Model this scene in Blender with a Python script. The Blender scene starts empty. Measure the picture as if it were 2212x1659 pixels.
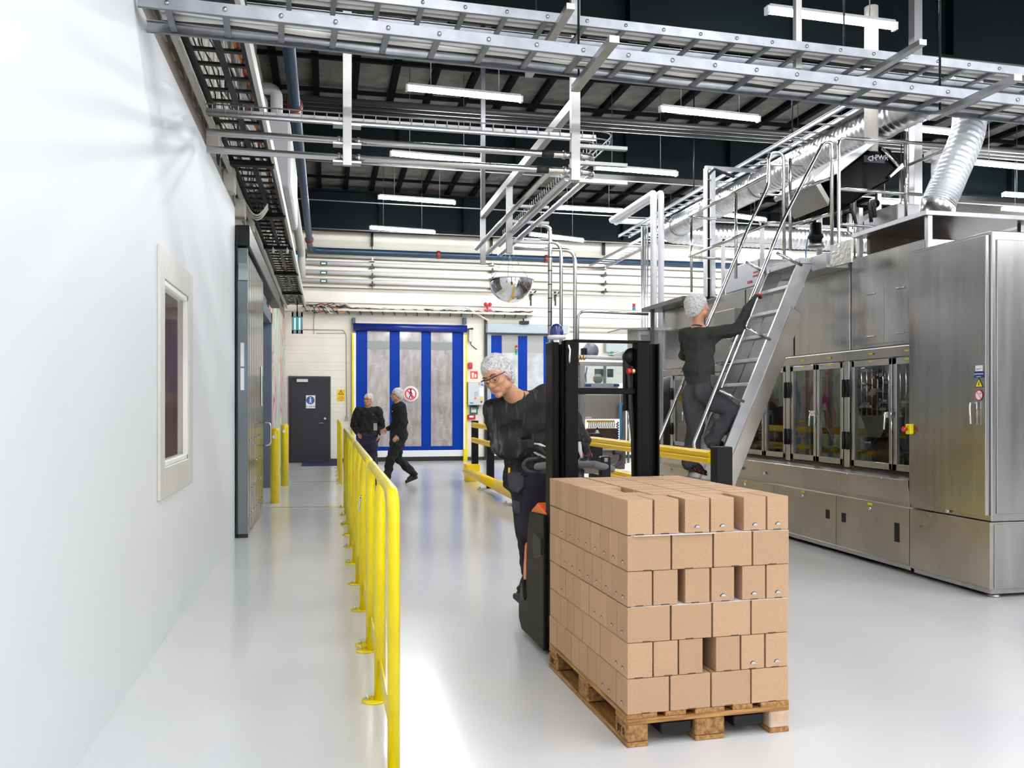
import bpy, math, random
import numpy as np
from mathutils import Vector, Matrix
V = Vector
random.seed(7)
S = bpy.context.scene
COL = S.collection
PI = math.pi
rad = math.radians
# ---------------------------------------------------------------- camera frame (all placement uses real planes)
YAW = rad(12.2)
FW = V((math.sin(YAW), math.cos(YAW), 0)); RT = V((math.cos(YAW), -math.sin(YAW), 0)); UP = V((0, 0, 1))
EYE = V((0, 0, 1.51)); FPX = 1850.0
def ray(u, v): return FW + RT * ((u - 1106) / FPX) + UP * ((875 - v) / FPX)
def dz(u, v, z): return EYE + ray(u, v) * z
def aX(u, v, X):
    r = ray(u, v); return EYE + r * (X / r.x)
def aY(u, v, Y):
    r = ray(u, v); return EYE + r * (Y / r.y)
def aZ(u, v, Z):
    r = ray(u, v); return EYE + r * ((Z - EYE.z) / r.z)
# ---------------------------------------------------------------- materials
_M = {}
def mat(name, col, rough=.5, metal=0., spec=.5, bump=0., bscale=40., bstretch=(1, 1, 1), var=0., vscale=6., vstretch=(1, 1, 1),
        col2=None, coat=0., emit=None, estr=0., trans=0., rvar=0., alpha=1., sss=0., vlo=.35, vhi=.65, aniso=0.):
    if name in _M: return _M[name]
    m = bpy.data.materials.new(name); m.use_nodes = True
    nt = m.node_tree; N = nt.nodes; L = nt.links
    b = N['Principled BSDF']
    c4 = (*col, 1)
    b.inputs['Base Color'].default_value = c4
    b.inputs['Roughness'].default_value = rough
    b.inputs['Metallic'].default_value = metal
    b.inputs['Specular IOR Level'].default_value = spec
    if coat: b.inputs['Coat Weight'].default_value = coat; b.inputs['Coat Roughness'].default_value = .06
    if emit is not None:
        b.inputs['Emission Color'].default_value = (*emit, 1); b.inputs['Emission Strength'].default_value = estr
    if trans: b.inputs['Transmission Weight'].default_value = trans
    if sss:
        b.inputs['Subsurface Weight'].default_value = sss; b.inputs['Subsurface Radius'].default_value = (.02, .008, .004)
    tc = None
    def noise(sc, st, det=4):
        nonlocal tc
        if tc is None: tc = N.new('ShaderNodeTexCoord')
        mp = N.new('ShaderNodeMapping'); mp.inputs['Scale'].default_value = st
        L.new(tc.outputs['Object'], mp.inputs['Vector'])
        n = N.new('ShaderNodeTexNoise'); n.inputs['Scale'].default_value = sc; n.inputs['Detail'].default_value = det
        L.new(mp.outputs['Vector'], n.inputs['Vector']); return n
    if var or col2:
        n = noise(vscale, vstretch)
        r = N.new('ShaderNodeValToRGB')
        r.color_ramp.elements[0].position = vlo; r.color_ramp.elements[1].position = vhi
        d = col2 if col2 else tuple(max(0, c * (1 - var)) for c in col)
        r.color_ramp.elements[0].color = (*d, 1); r.color_ramp.elements[1].color = c4
        L.new(n.outputs['Fac'], r.inputs['Fac']); L.new(r.outputs['Color'], b.inputs['Base Color'])
        if rvar:
            mr = N.new('ShaderNodeMapRange'); mr.inputs['To Min'].default_value = max(.02, rough - rvar); mr.inputs['To Max'].default_value = rough + rvar
            L.new(n.outputs['Fac'], mr.inputs['Value']); L.new(mr.outputs['Result'], b.inputs['Roughness'])
    if bump:
        n = noise(bscale, bstretch, 3)
        bp = N.new('ShaderNodeBump'); bp.inputs['Strength'].default_value = bump; bp.inputs['Distance'].default_value = .01
        L.new(n.outputs['Fac'], bp.inputs['Height']); L.new(bp.outputs['Normal'], b.inputs['Normal'])
    _M[name] = m
    return m
def glassmat(name, tint, refl=.12, rough=.02, ior=1.45):
    if name in _M: return _M[name]
    m = bpy.data.materials.new(name); m.use_nodes = True
    nt = m.node_tree; N = nt.nodes; L = nt.links
    N.remove(N['Principled BSDF']); out = N['Material Output']
    t = N.new('ShaderNodeBsdfTransparent'); t.inputs['Color'].default_value = (*tint, 1)
    g = N.new('ShaderNodeBsdfGlossy'); g.inputs['Roughness'].default_value = rough
    f = N.new('ShaderNodeLayerWeight'); f.inputs['Blend'].default_value = .5
    pw = N.new('ShaderNodeMath'); pw.operation = 'POWER'; pw.inputs[1].default_value = 3.5; L.new(f.outputs['Facing'], pw.inputs[0])
    a = N.new('ShaderNodeMath'); a.operation = 'MULTIPLY_ADD'; a.inputs[1].default_value = (ior - 1) * 1.0; a.inputs[2].default_value = refl; a.use_clamp = True
    L.new(pw.outputs[0], a.inputs[0])
    x = N.new('ShaderNodeMixShader'); L.new(a.outputs[0], x.inputs[0]); L.new(t.outputs[0], x.inputs[1]); L.new(g.outputs[0], x.inputs[2])
    L.new(x.outputs[0], out.inputs['Surface'])
    _M[name] = m; return m
STEEL = mat('brushed_steel', (.54, .53, .52), .23, 1., var=.12, vscale=3, vstretch=(5, 5, .3), rvar=.05, bump=.012, bscale=60, bstretch=(6, 6, .12))
STEELW = mat('warm_steel', (.55, .51, .46), .30, 1., var=.18, vscale=2, vstretch=(1, 1, 1), rvar=.07, bump=.012, bscale=50, bstretch=(5, 5, .2))
CHROME = mat('polished_tube', (.72, .71, .70), .14, 1.)
ALU = mat('aluminium', (.50, .50, .51), .36, 1., var=.12, vscale=8)
GALV = mat('galvanised', (.38, .39, .41), .42, .85, var=.3, vscale=14, rvar=.1)
DUCTM = mat('spiral_duct', (.82, .83, .85), .3, 1., var=.25, vscale=9)
WHITEP = mat('white_paint', (.84, .84, .84), .4)
OFFW = mat('offwhite_paint', (.62, .61, .58), .5)
PANELW = mat('white_wall_panel', (.74, .765, .79), .55, spec=.3)
WALLC = mat('cream_wall', (.84, .79, .69), .55, var=.1, vscale=1.2, bump=.03, bscale=12)
BEIGE = mat('beige_cladding', (.42, .38, .33), .6, var=.2, vscale=3)
BLACKM = mat('black_metal', (.007, .007, .008), .4, .0, spec=.3)
BEAMM = mat('beam_blueblack', (.0022, .0052, .0065), .6, spec=.12)
PURL = mat('purlin_black', (.003, .0036, .0042), .7, spec=.1)
ROOFM = mat('roof_boards', (.15, .14, .125), .8, var=.35, vscale=4)
YEL = mat('yellow_paint', (.93, .74, .002), .3, spec=.4, coat=.15, vscale=5, col2=(.84, .64, .002))
YELP = mat('yellow_plastic', (1., .66, .004), .35, spec=.3)
BLUEP = mat('blue_pvc', (.0006, .036, .31), .4, spec=.1, bump=.03, bscale=3)
BLUEPIPE = mat('blue_pipe', (.015, .045, .09), .4)
GREYD = mat('door_charcoal', (.035, .033, .040), .5, spec=.25, bump=.02, bscale=60)
RED = mat('red_plastic', (.55, .01, .012), .3, coat=.4)
RUBBER = mat('black_rubber', (.014, .014, .014), .65)
GREYP = mat('grey_plastic', (.13, .14, .16), .4)
PAPER = mat('white_paper', (.82, .82, .83), .6)
NAVY = mat('navy_sign', (.01, .03, .20), .4)
LAMP = mat('lamp_tube', (1, 1, 1), .5, emit=(.96, .98, 1.), estr=72.)
# ---------------------------------------------------------------- mesh builder
WL = {}
def tag(o, label=None, cat=None, group=None, kind=None):
    if label: o['label'] = label
    if cat: o['category'] = cat
    if group: o['group'] = group
    if kind: o['kind'] = kind
    return o
def thing(name, label, cat, loc, group=None):
    o = bpy.data.objects.new(name, None); COL.objects.link(o)
    o.location = loc; o.empty_display_size = .1; WL[o.name] = V(loc)
    return tag(o, label, cat, group)
def frame_of(d, up=UP):
    d = d.normalized()
    if abs(d.dot(up)) > .98: up = V((0, 1, 0))
    s = d.cross(up).normalized(); t = s.cross(d).normalized()
    return d, s, t
class MB:
    def __init__(s): s.v = []; s.f = []; s.s = []
    def add(s, vs, fs, sm=False):
        n = len(s.v); s.v.extend(tuple(x) for x in vs)
        s.f.extend(tuple(i + n for i in f) for f in fs); s.s.extend([sm] * len(fs)); return s
    def obox(s, c, a, b, d):
        c = V(c); a = V(a); b = V(b); d = V(d)
        vs = [c + a * i + b * j + d * k for i in (-1, 1) for j in (-1, 1) for k in (-1, 1)]
        fs = [(0, 1, 3, 2), (4, 6, 7, 5), (0, 4, 5, 1), (2, 3, 7, 6), (0, 2, 6, 4), (1, 5, 7, 3)]
        if a.cross(b).dot(d) < 0: fs = [f[::-1] for f in fs]
        return s.add(vs, fs)
    def box(s, a, b):
        a = V(a); b = V(b); c = (a + b) / 2; h = (b - a) / 2
        return s.obox(c, (abs(h.x), 0, 0), (0, abs(h.y), 0), (0, 0, abs(h.z)))
    def bar(s, p, q, w, h, up=UP):
        p = V(p); q = V(q); d, x, t = frame_of(q - p, up)
        return s.obox((p + q) / 2, (q - p) / 2, x * w / 2, t * h / 2)
    def tube(s, pts, r, n=12, closed=False, cap=True):
        pts = [V(p) for p in pts]; m = len(pts)
        rr = r if isinstance(r, (list, tuple)) else [r] * m
        T = []
        for i in range(m):
            if closed: d = (pts[(i + 1) % m] - pts[i]).normalized() + (pts[i] - pts[i - 1]).normalized()
            elif i == 0: d = pts[1] - pts[0]
            elif i == m - 1: d = pts[-1] - pts[-2]
            else: d = (pts[i + 1] - pts[i]).normalized() + (pts[i] - pts[i - 1]).normalized()
            T.append(d.normalized())
        _, x, _ = frame_of(T[0]); vs = []
        for i in range(m):
            x = (x - T[i] * x.dot(T[i])).normalized(); y = T[i].cross(x)
            for k in range(n):
                a = 2 * PI * k / n; vs.append(pts[i] + (x * math.cos(a) + y * math.sin(a)) * rr[i])
        fs = []
        for i in range(m if closed else m - 1):
            j = (i + 1) % m
            for k in range(n):
                k2 = (k + 1) % n; fs.append((i * n + k, i * n + k2, j * n + k2, j * n + k))
        s.add(vs, fs, True)
        if cap and not closed:
            nn = len(s.v) - len(vs)
            s.f.append(tuple(nn + k for k in range(n))[::-1]); s.s.append(False)
            s.f.append(tuple(nn + (m - 1) * n + k for k in range(n))); s.s.append(False)
        return s
    def path(s, pts, r, bend=.1, n=12, k=6):
        return s.tube(rounded(pts, bend, k), r, n)
    def prism(s, poly, d, sm=False):
        poly = [V(p) for p in poly]; d = V(d); n = len(poly)
        nrm = V((0, 0, 0))
        for i in range(n): nrm += poly[i].cross(poly[(i + 1) % n])
        if nrm.dot(d) < 0: poly = poly[::-1]
        vs = poly + [p + d for p in poly]
        fs = [tuple(range(n))[::-1], tuple(range(n, 2 * n))]
        s.add(vs, fs); b = len(s.v) - 2 * n
        for i in range(n):
            j = (i + 1) % n; s.f.append((b + i, b + j, b + n + j, b + n + i)); s.s.append(sm)
        return s
    def lathe(s, prof, c, ax=UP, n=24, sm=True):
        c = V(c); d, x, y = frame_of(V(ax)); vs = []
        for r, h in prof:
            for k in range(n):
                a = 2 * PI * k / n; vs.append(c + d * h + (x * math.cos(a) + y * math.sin(a)) * r)
        fs = []
        for i in range(len(prof) - 1):
            for k in range(n):
                k2 = (k + 1) % n; fs.append((i * n + k, i * n + k2, (i + 1) * n + k2, (i + 1) * n + k))
        return s.add(vs, [f[::-1] for f in fs] if False else fs, sm)
    def ball(s, c, r, nu=16, nv=10, rot=None):
        c = V(c); r = (r, r, r) if not isinstance(r, (tuple, list)) else r
        vs = []; fs = []
        for i in range(nv + 1):
            th = PI * i / nv
            for k in range(nu):
                a = 2 * PI * k / nu
                p = V((r[0] * math.sin(th) * math.cos(a), r[1] * math.sin(th) * math.sin(a), r[2] * math.cos(th)))
                if rot: p = rot @ p
                vs.append(c + p)
        for i in range(nv):
            for k in range(nu):
                k2 = (k + 1) % nu; fs.append((i * nu + k, (i + 1) * nu + k, (i + 1) * nu + k2, i * nu + k2))
        return s.add(vs, fs, True)
    def disc(s, c, r, nrm, n=32, r0=0.):
        c = V(c); d, x, y = frame_of(V(nrm))
        ring = lambda q: [c + (x * math.cos(2 * PI * k / n) + y * math.sin(2 * PI * k / n)) * q for k in range(n)]
        if r0 <= 0: return s.add(ring(r), [tuple(range(n))])
        return s.add(ring(r) + ring(r0), [(k, (k + 1) % n, n + (k + 1) % n, n + k) for k in range(n)])
    def build(s, name, m, parent=None, bevel=0., seg=1, origin=None):
        me = bpy.data.meshes.new(name)
        vs = [V(p) for p in s.v]
        if parent is None:
            if origin is None:
                lo = V([min(p[i] for p in vs) for i in range(3)]); hi = V([max(p[i] for p in vs) for i in range(3)])
                origin = V(((lo.x + hi.x) / 2, (lo.y + hi.y) / 2, lo.z))
        else: origin = WL[parent.name]
        me.from_pydata([p - origin for p in vs], [], s.f)
        me.polygons.foreach_set('use_smooth', s.s)
        if m: me.materials.append(m)
        me.update()
        o = bpy.data.objects.new(name, me); COL.objects.link(o)
        if parent is None: o.location = origin
        else: o.parent = parent
        WL[o.name] = V(origin)
        if bevel:
            b = o.modifiers.new('bevel', 'BEVEL'); b.width = bevel; b.segments = seg; b.limit_method = 'ANGLE'; b.angle_limit = rad(40)
        return o
def rounded(pts, bend, k=6):
    pts = [V(p) for p in pts]; out = [pts[0]]
    for i in range(1, len(pts) - 1):
        a, b, c = pts[i - 1], pts[i], pts[i + 1]
        r = min(bend, (a - b).length * .49, (c - b).length * .49)
        p = b + (a - b).normalized() * r; q = b + (c - b).normalized() * r
        for j in range(k + 1):
            t = j / k; out.append(p * (1 - t) ** 2 + b * 2 * t * (1 - t) + q * t * t)
    out.append(pts[-1]); return out
def copy_tree(o, parent=None):
    c = o.copy(); COL.objects.link(c); WL[c.name] = WL[o.name].copy()
    if parent is not None: c.parent = parent
    for ch in [x for x in bpy.data.objects if x.parent == o]: copy_tree(ch, c)
    return c
def text(s, name, m, parent, org, xdir, ydir, size, align='CENTER'):
    """lettering as a thin mesh, org = centre of baseline, xdir/ydir = reading and up directions"""
    cu = bpy.data.curves.new(name, 'FONT'); cu.body = s; cu.size = size; cu.align_x = align; cu.extrude = .0008
    t = bpy.data.objects.new(name + '_c', cu); COL.objects.link(t)
    dg = bpy.context.evaluated_depsgraph_get()
    me = bpy.data.meshes.new_from_object(t.evaluated_get(dg)); bpy.data.objects.remove(t); bpy.data.curves.remove(cu)
    x = V(xdir).normalized(); y = V(ydir).normalized(); z = x.cross(y)
    M = Matrix((x, y, z)).transposed().to_4x4(); M.translation = V(org) - WL[parent.name]
    me.transform(M); me.materials.clear(); me.materials.append(m)
    o = bpy.data.objects.new(name, me); COL.objects.link(o); o.parent = parent; WL[o.name] = WL[parent.name]
    return o
ORD = ['first', 'second', 'third', 'fourth', 'fifth', 'sixth', 'seventh', 'eighth', 'ninth', 'tenth', 'eleventh', 'twelfth', 'thirteenth']
# ================================================================ ROOM SHELL
XL = -1.02; YB = 23.2; XR = 16.0; ZR = 7.15
def st(o): return tag(o, kind='structure')
# epoxy floor
fm = bpy.data.materials.new('epoxy_floor'); fm.use_nodes = True
nt = fm.node_tree; N = nt.nodes; L = nt.links; b = N['Principled BSDF']
tc = N.new('ShaderNodeTexCoord'); mp = N.new('ShaderNodeMapping'); mp.inputs['Scale'].default_value = (.5, .22, 1); L.new(tc.outputs['Object'], mp.inputs['Vector'])
n1 = N.new('ShaderNodeTexNoise'); n1.inputs['Scale'].default_value = 2.2; n1.inputs['Detail'].default_value = 2; L.new(mp.outputs[0], n1.inputs['Vector'])
r1 = N.new('ShaderNodeValToRGB'); r1.color_ramp.elements[0].color = (.66, .665, .68, 1); r1.color_ramp.elements[1].color = (.74, .74, .74, 1)
r1.color_ramp.elements[0].position = .2; r1.color_ramp.elements[1].position = .8; L.new(n1.outputs['Fac'], r1.inputs['Fac'])
n2 = N.new('ShaderNodeTexNoise'); n2.inputs['Scale'].default_value = 70; n2.inputs['Detail'].default_value = 3; L.new(tc.outputs['Object'], n2.inputs['Vector'])
r2 = N.new('ShaderNodeValToRGB'); r2.color_ramp.elements[0].position = .22; r2.color_ramp.elements[1].position = .34
r2.color_ramp.elements[0].color = (.82, .82, .81, 1); L.new(n2.outputs['Fac'], r2.inputs['Fac'])
mx = N.new('ShaderNodeMix'); mx.data_type = 'RGBA'; mx.blend_type = 'MULTIPLY'; mx.inputs[0].default_value = 0.
L.new(r1.outputs[0], mx.inputs[6]); L.new(r2.outputs[0], mx.inputs[7]); L.new(mx.outputs[2], b.inputs['Base Color'])
mr = N.new('ShaderNodeMapRange'); mr.inputs['To Min'].default_value = .15; mr.inputs['To Max'].default_value = .26; L.new(n1.outputs['Fac'], mr.inputs['Value']); L.new(mr.outputs[0], b.inputs['Roughness'])
n3 = N.new('ShaderNodeTexNoise'); n3.inputs['Scale'].default_value = 5; L.new(tc.outputs['Object'], n3.inputs['Vector'])
bp = N.new('ShaderNodeBump'); bp.inputs['Strength'].default_value = .06; bp.inputs['Distance'].default_value = .02; L.new(n3.outputs[0], bp.inputs['Height']); L.new(bp.outputs[0], b.inputs['Normal'])
b.inputs['Coat Weight'].default_value = .25; b.inputs['Coat Roughness'].default_value = .14
m = MB(); m.box((-1.2, -6, -.12), (XR, YB + .2, 0)); st(m.build('floor', fm))
# floor joints (dark sawn lines) and worn yellow mark
m = MB()
for (u1, v1, u2, v2) in ((578, 1096, 745, 1094), (630, 1041, 742, 1040)):
    p = aZ(u1, v1, .001); q = aZ(u2, v2, .001); m.bar(p, q, .018, .002)
st(m.build('trim_1', mat('joint', (.08, .08, .09), .7)))
m = MB(); p = aZ(711, 1095.5, .002); q = aZ(739, 1095, .002); m.bar(p, q, .10, .002)
tag(m.build('floor_tape', YEL), 'short strip of yellow tape on the floor beside the railing', 'tape')
# white left wall with window opening
WY0, WY1, WZ0, WZ1 = 5.76, 6.72, 1.115, 2.31
m = MB(); X0 = XL - .06
m.box((X0, -6, 0), (XL, WY0, 3.75)); m.box((X0, WY1, 0), (XL, 10.16, 3.75))
m.box((X0, WY0, 0), (XL, WY1, WZ0)); m.box((X0, WY0, WZ1), (XL, WY1, 3.75))
st(m.build('wall_left_panel', PANELW))
# upper left wall and the wall past the sliding door
m = MB(); m.box((XL - .26, -6, 3.75), (XL - .06, 10.16, ZR)); m.box((XL - .26, 10.16, 3.45), (XL - .06, YB, ZR))
m.box((XL - .26, 16.3, 0), (XL - .06, YB, 3.45)); m.box((XL - .26, 10.16, 0), (XL - .06, 13.0, 3.45))
for i in range(60):
    y = -5.8 + i * .33
    if 3.75: m.box((XL - .06, y, 4.0), (XL - .045, y + .16, ZR))
st(m.build('wall_left', BEIGE))
# window
root = thing('window_1', None, None, (XL, 6.24, WZ0)); root['kind'] = 'structure'
m = MB(); fz0, fz1, fy0, fy1 = .92, 2.5, 5.60, 6.92
for a, bb in (((XL, fy0, fz0), (XL + .02, WY0, fz1)), ((XL, WY1, fz0), (XL + .02, fy1, fz1)), ((XL, WY0, fz0), (XL + .02, WY1, WZ0)), ((XL, WY0, WZ1), (XL + .02, WY1, fz1))):
    m.box(a, bb)
m.build('window_trim', mat('window_trim_beige', (.63, .615, .58), .4), root, bevel=.004)
m = MB(); g = .035
for a, bb in (((XL - .055, WY0, WZ0), (XL + .012, WY0 + g, WZ1)), ((XL - .055, WY1 - g, WZ0), (XL + .012, WY1, WZ1)), ((XL - .055, WY0, WZ0), (XL + .012, WY1, WZ0 + g)), ((XL - .055, WY0, WZ1 - g), (XL + .012, WY1, WZ1))):
    m.box(a, bb)
m.build('window_frame', WHITEP, root, bevel=.004)
m = MB(); m.box((XL - .022, WY0 + g, WZ0 + g), (XL - .017, WY1 - g, WZ1 - g)); m.build('pane', glassmat('window_glass', (.80, .78, .76), .03, rough=.05, ior=1.06), root)
# room seen through the window: a brown clad partition with screws
m = MB(); m.box((-2.6, 4.0, 0), (-2.5, 10.0, 3.6)); m.box((-2.5, 9.9, 0), (XL - .07, 10.0, 3.6)); m.box((-2.6, 4, 0), (X0 - .01, 4.1, 3.6)); m.box((-2.6, 4, 3.5), (X0 - .01, 10, 3.6))
st(m.build('wall_side_room', mat('side_room_cladding', (.16, .105, .10), .4, var=.3, vscale=2, vstretch=(6, 6, .4))))
m = MB(); m.box((-2.495, 8.0, 0.005), (-2.42, 8.5, 3.49)); p = m.build('side_room_post', mat('post_grey', (.34, .31, .28), .5))
tag(p, 'grey steel post in the side room behind the wall window', 'post')
for i in range(9): m = MB(); m.ball((-2.415, 8.25, .3 + i * .33), .014, 8, 6); m.build('screw', BLACKM, p)
# back wall
m = MB(); m.box((-1.3, YB, 0), (XR, YB + .2, ZR)); st(m.build('wall_back', WALLC))
# block joints on lower back wall + skirting
bk = mat('block_joint', (.60, .56, .49), .7)
m = MB()
for i in range(15): m.box((-1.08, YB - .002, .22 * (i + 1)), (.66, YB + .01, .22 * (i + 1) + .006))
st(m.build('trim_2', bk))
m = MB(); m.box((.09, YB - .02, 0), (9, YB, .09)); st(m.build('baseboard_back', mat('skirting', (.03, .03, .035), .5)))
m = MB(); m.box((-1.1, YB - .07, 4.22), (XR, YB, 4.42)); m.box((-1.1, YB - .05, 3.98), (XR, YB, 4.04)); st(m.build('trim_3', mat('wall_band', (.80, .78, .72), .5)))
# right wall
m = MB(); m.box((XR, -6, 0), (XR + .2, YB + .2, ZR)); st(m.build('wall_right', mat('right_wall_grey', (.17, .16, .15), .6)))
# wall behind the camera with three invented openings, spaced for daylight and steel reflections
m = MB(); gx = [(-1.4, .6), (4.6, 6.2), (10.2, 11.6), (13.0, XR + .2)]
for a_, b__ in gx: m.box((a_, -6.2, 0), (b__, -6, ZR))
m.box((-1.4, -6.2, 4.6), (XR + .2, -6, ZR)); st(m.build('wall_front', mat('front_wall_grey', (.14, .14, .14), .6)))
# roof: boards, purlins, beams
m = MB(); m.box((-1.4, -6, ZR), (XR + .2, YB + .2, ZR + .15)); st(m.build('ceiling', ROOFM))
m = MB(); x = -.9
while x < XR:
    m.box((x, -6, ZR - .10), (x + .11, YB, ZR - .001)); x += .66
for y in np.arange(-5, YB, 1.45): m.box((-1.1, y, ZR - .16), (XR, y + .07, ZR - .10))
st(m.build('ceiling_purlin', PURL))
for i, y in enumerate((22.35, 16.0, 9.75, 3.5, -2.7)):
    m = MB(); z0 = 5.98
    m.box((-1.15, y - .01, z0), (XR, y + .01, ZR - .16)); m.box((-1.15, y - .17, z0), (XR, y + .17, z0 + .035)); m.box((-1.15, y - .17, ZR - .20), (XR, y + .17, ZR - .165))
    for k in range(8): m.box((-.9 + 2.2 * k, y - .16, z0 + .03), (-.89 + 2.2 * k, y + .16, ZR - .2))
    st(m.build('ceiling_beam', BEAMM))
# ================================================================ LAMPS
def lamp(c, d, label, ln=1.5):
    d = V(d).normalized(); t = thing('ceiling_light', label, 'light', c, 'tube lights under the roof')
    a = V(c) - d * ln / 2; e = V(c) + d * ln / 2; s = d.cross(UP).normalized()
    m = MB(); m.bar(a + UP * .045, e + UP * .045, .07, .03); m.build('housing', mat('lamp_housing', (.55, .56, .58), .5), t)
    m = MB(); m.tube([a, e], .034, 10); m.build('tube', LAMP, t)
    for q, sg in ((a, -1), (e, 1)): m = MB(); m.bar(q, q + d * sg * .03, .075, .08); m.build('end_cap', WHITEP, t)
    for q in (a + d * .3, e - d * .3): m = MB(); m.tube([q + UP * .055, V((q.x, q.y, ZR - .1 if q.x > -1 else 3.5))], .006, 6); m.build('hanger', GALV, t)
    return t
LPX = [((800, 492), (938, 502), 'tube light nearest the back wall, above the big blue roll door'),
       ((1160, 508), (1245, 518), 'tube light near the back wall, behind the steel pipe bends'),
       ((1430, 517), (1525, 530), 'tube light near the back wall, behind the white support column'),
       ((818, 426), (982, 438), 'tube light in the second row, above the big blue roll door'),
       ((1205, 449), (1335, 456), 'tube light in the second row, behind the sloping steel pipes'),
       ((1550, 462), (1640, 474), 'tube light in the second row, above the horizontal spiral duct'),
       ((845, 332), (1040, 350), 'tube light in the third row, beside the lower steel pipe run'),
       ((1285, 362), (1462, 376), 'tube light in the third row, above the white insulated pipe loop'),
       ((1690, 383), (1850, 396), 'tube light in the third row, behind the black hopper'),
       ((880, 190), (1125, 215), 'tube light in the fourth row, above the steel pipe run'),
       ((1425, 235), (1640, 258), 'tube light in the fourth row, between the pipe loop and the duct'),
       ((1935, 275), (2085, 290), 'tube light in the fourth row, beside the flexible duct'),
       ((1655, 22), (1935, 58), 'tube light nearest the camera, above the cable ladders'),
       ((2175, 421), (2300, 430), 'tube light far behind the flexible duct at the picture edge')]
for (a, bb, lb) in LPX:
    p = aZ(*a, 5.62); q = aZ(*bb, 5.62); d = (q - p); d.z = 0
    lamp((p + q) / 2, d, lb, 1.52)
# the same tube rows go on over the rest of the hall
for y in (-4.2, -1.4, 1.4, 4.2, 7.0):
    for x in (.8, 4.1, 7.4, 10.7, 14.0):
        if y == 7.0 and x < 9: continue
        if y == 4.2 and x > .5 and x < 9: y2 = 3.2
        else: y2 = y
        lamp((x, y2, 5.62), (1, .06, 0), 'tube light of the rows that go on over the near half of the hall')
lamp((-2.0, 7.4, 3.3), (0, 1, 0), 'added fill light inside the side room behind the wall window', 1.2)  # unseen lamp added so the room behind the window is not dark
for y in (9.8, 12.6, 15.4, 18.2, 21):
    for x in (11.5, 14.6): lamp((x, y, 5.62), (1, .06, 0), 'tube light of the rows beyond the steel machine')
# ================================================================ SLIDING DOOR, DOORWAY, MURAL
DLG = mat('door_leaf_grey', (.27, .275, .265), .16, .75, var=.15, vscale=1.5)
DST = mat('door_stile', (.17, .21, .235), .35, .4)
t = thing('door_1', None, None, (-.94, 11.5, .03)); t['kind'] = 'structure'
m = MB(); m.box((-1.0, 10.26, .03), (-.90, 12.85, 3.28)); m.build('door_leaf', DLG, t)
m = MB()
for i in range(7): y = 10.6 + i * .33; m.box((-.901, y, .05), (-.898, y + .018, 3.26))
m.build('leaf_rib', mat('rib', (.12, .12, .12), .3, .6), t)
m = MB(); m.box((-1.0, 10.18, .02), (-.885, 10.27, 3.30)); m.build('door_stile', DST, t, bevel=.004)
m = MB(); m.box((-1.01, 10.165, .0), (-.99, 10.19, 3.55)); m.box((-1.0, 10.165, 0), (-.88, 10.2, .04)); m.build('rubber_seal', RUBBER, t)
m = MB(); m.box((-1.02, 10.17, 3.32), (-.86, 16.6, 3.56)); m.build('door_track', BLACKM, t, bevel=.01)
m = MB(); m.box((-.98, 10.15, 2.93), (-.875, 10.178, 3.12)); m.build('hinge_plate', mat('hinge_plate', (.33, .38, .41), .3, .6), t)
m = MB(); c = V((-.87, 12.62, 1.1)); m.path([c + V((-.02, 0, .16)), c + V((.09, 0, .16)), c + V((.09, 0, -.16)), c + V((-.02, 0, -.16))], .012, .09); m.build('door_handle', CHROME, t)
m = MB()
for y in np.arange(10.7, 12.8, .33):
    for z in np.arange(.2, 1.4, .3): m.ball((-.893, y - .06, z), .008, 6, 4)
m.build('screw', CHROME, t)
for k, (z0, z1) in enumerate(((1.95, 2.22), (1.68, 1.93))):
    m = MB(); m.box((-.96, 10.176, z0), (-.92, 10.18, z1)); m.build('door_sticker', PAPER, t)
m = MB(); m.box((-.892, 12.35, 1.5), (-.888, 12.5, 2.05)); m.build('door_notice', PAPER, t)
# doorway with its frame and inner door
t = thing('door_2', None, None, (-1.05, 14.6, 0)); t['kind'] = 'structure'
m = MB(); m.box((-1.08, 12.98, 0), (-.99, 13.1, 3.2)); m.box((-1.3, 16.2, 0), (-.99, 16.45, 3.2)); m.box((-1.3, 12.98, 3.0), (-.99, 16.45, 3.2)); m.build('door_frame', mat('frame_bluegrey', (.11, .14, .19), .4), t)
m = MB(); m.box((-1.26, 13.1, 0), (-1.2, 16.2, 2.75)); m.build('door_leaf', mat('leaf_bluegrey', (.16, .19, .22), .4), t)
m = MB(); m.box((-1.25, 13.1, 2.75), (-1.21, 16.2, 3.0)); m.build('transom_pane', mat('frosted', (.7, .76, .8), .3), t)
m = MB(); m.box((-1.2, 15.9, 1.4), (-1.16, 16.0, 1.62)); m.build('door_handle', CHROME, t)
m = MB(); m.box((-1.2, 16.14, .9), (-1.17, 16.19, 1.15)); m.build('hinge', BLACKM, t)
m = MB(); m.box((-1.0, 13.2, 3.22), (-.95, 13.5, 3.38)); o = m.build('sensor_box', WHITEP)
tag(o, 'small white door sensor on the wall above the doorway', 'sensor')
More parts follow.
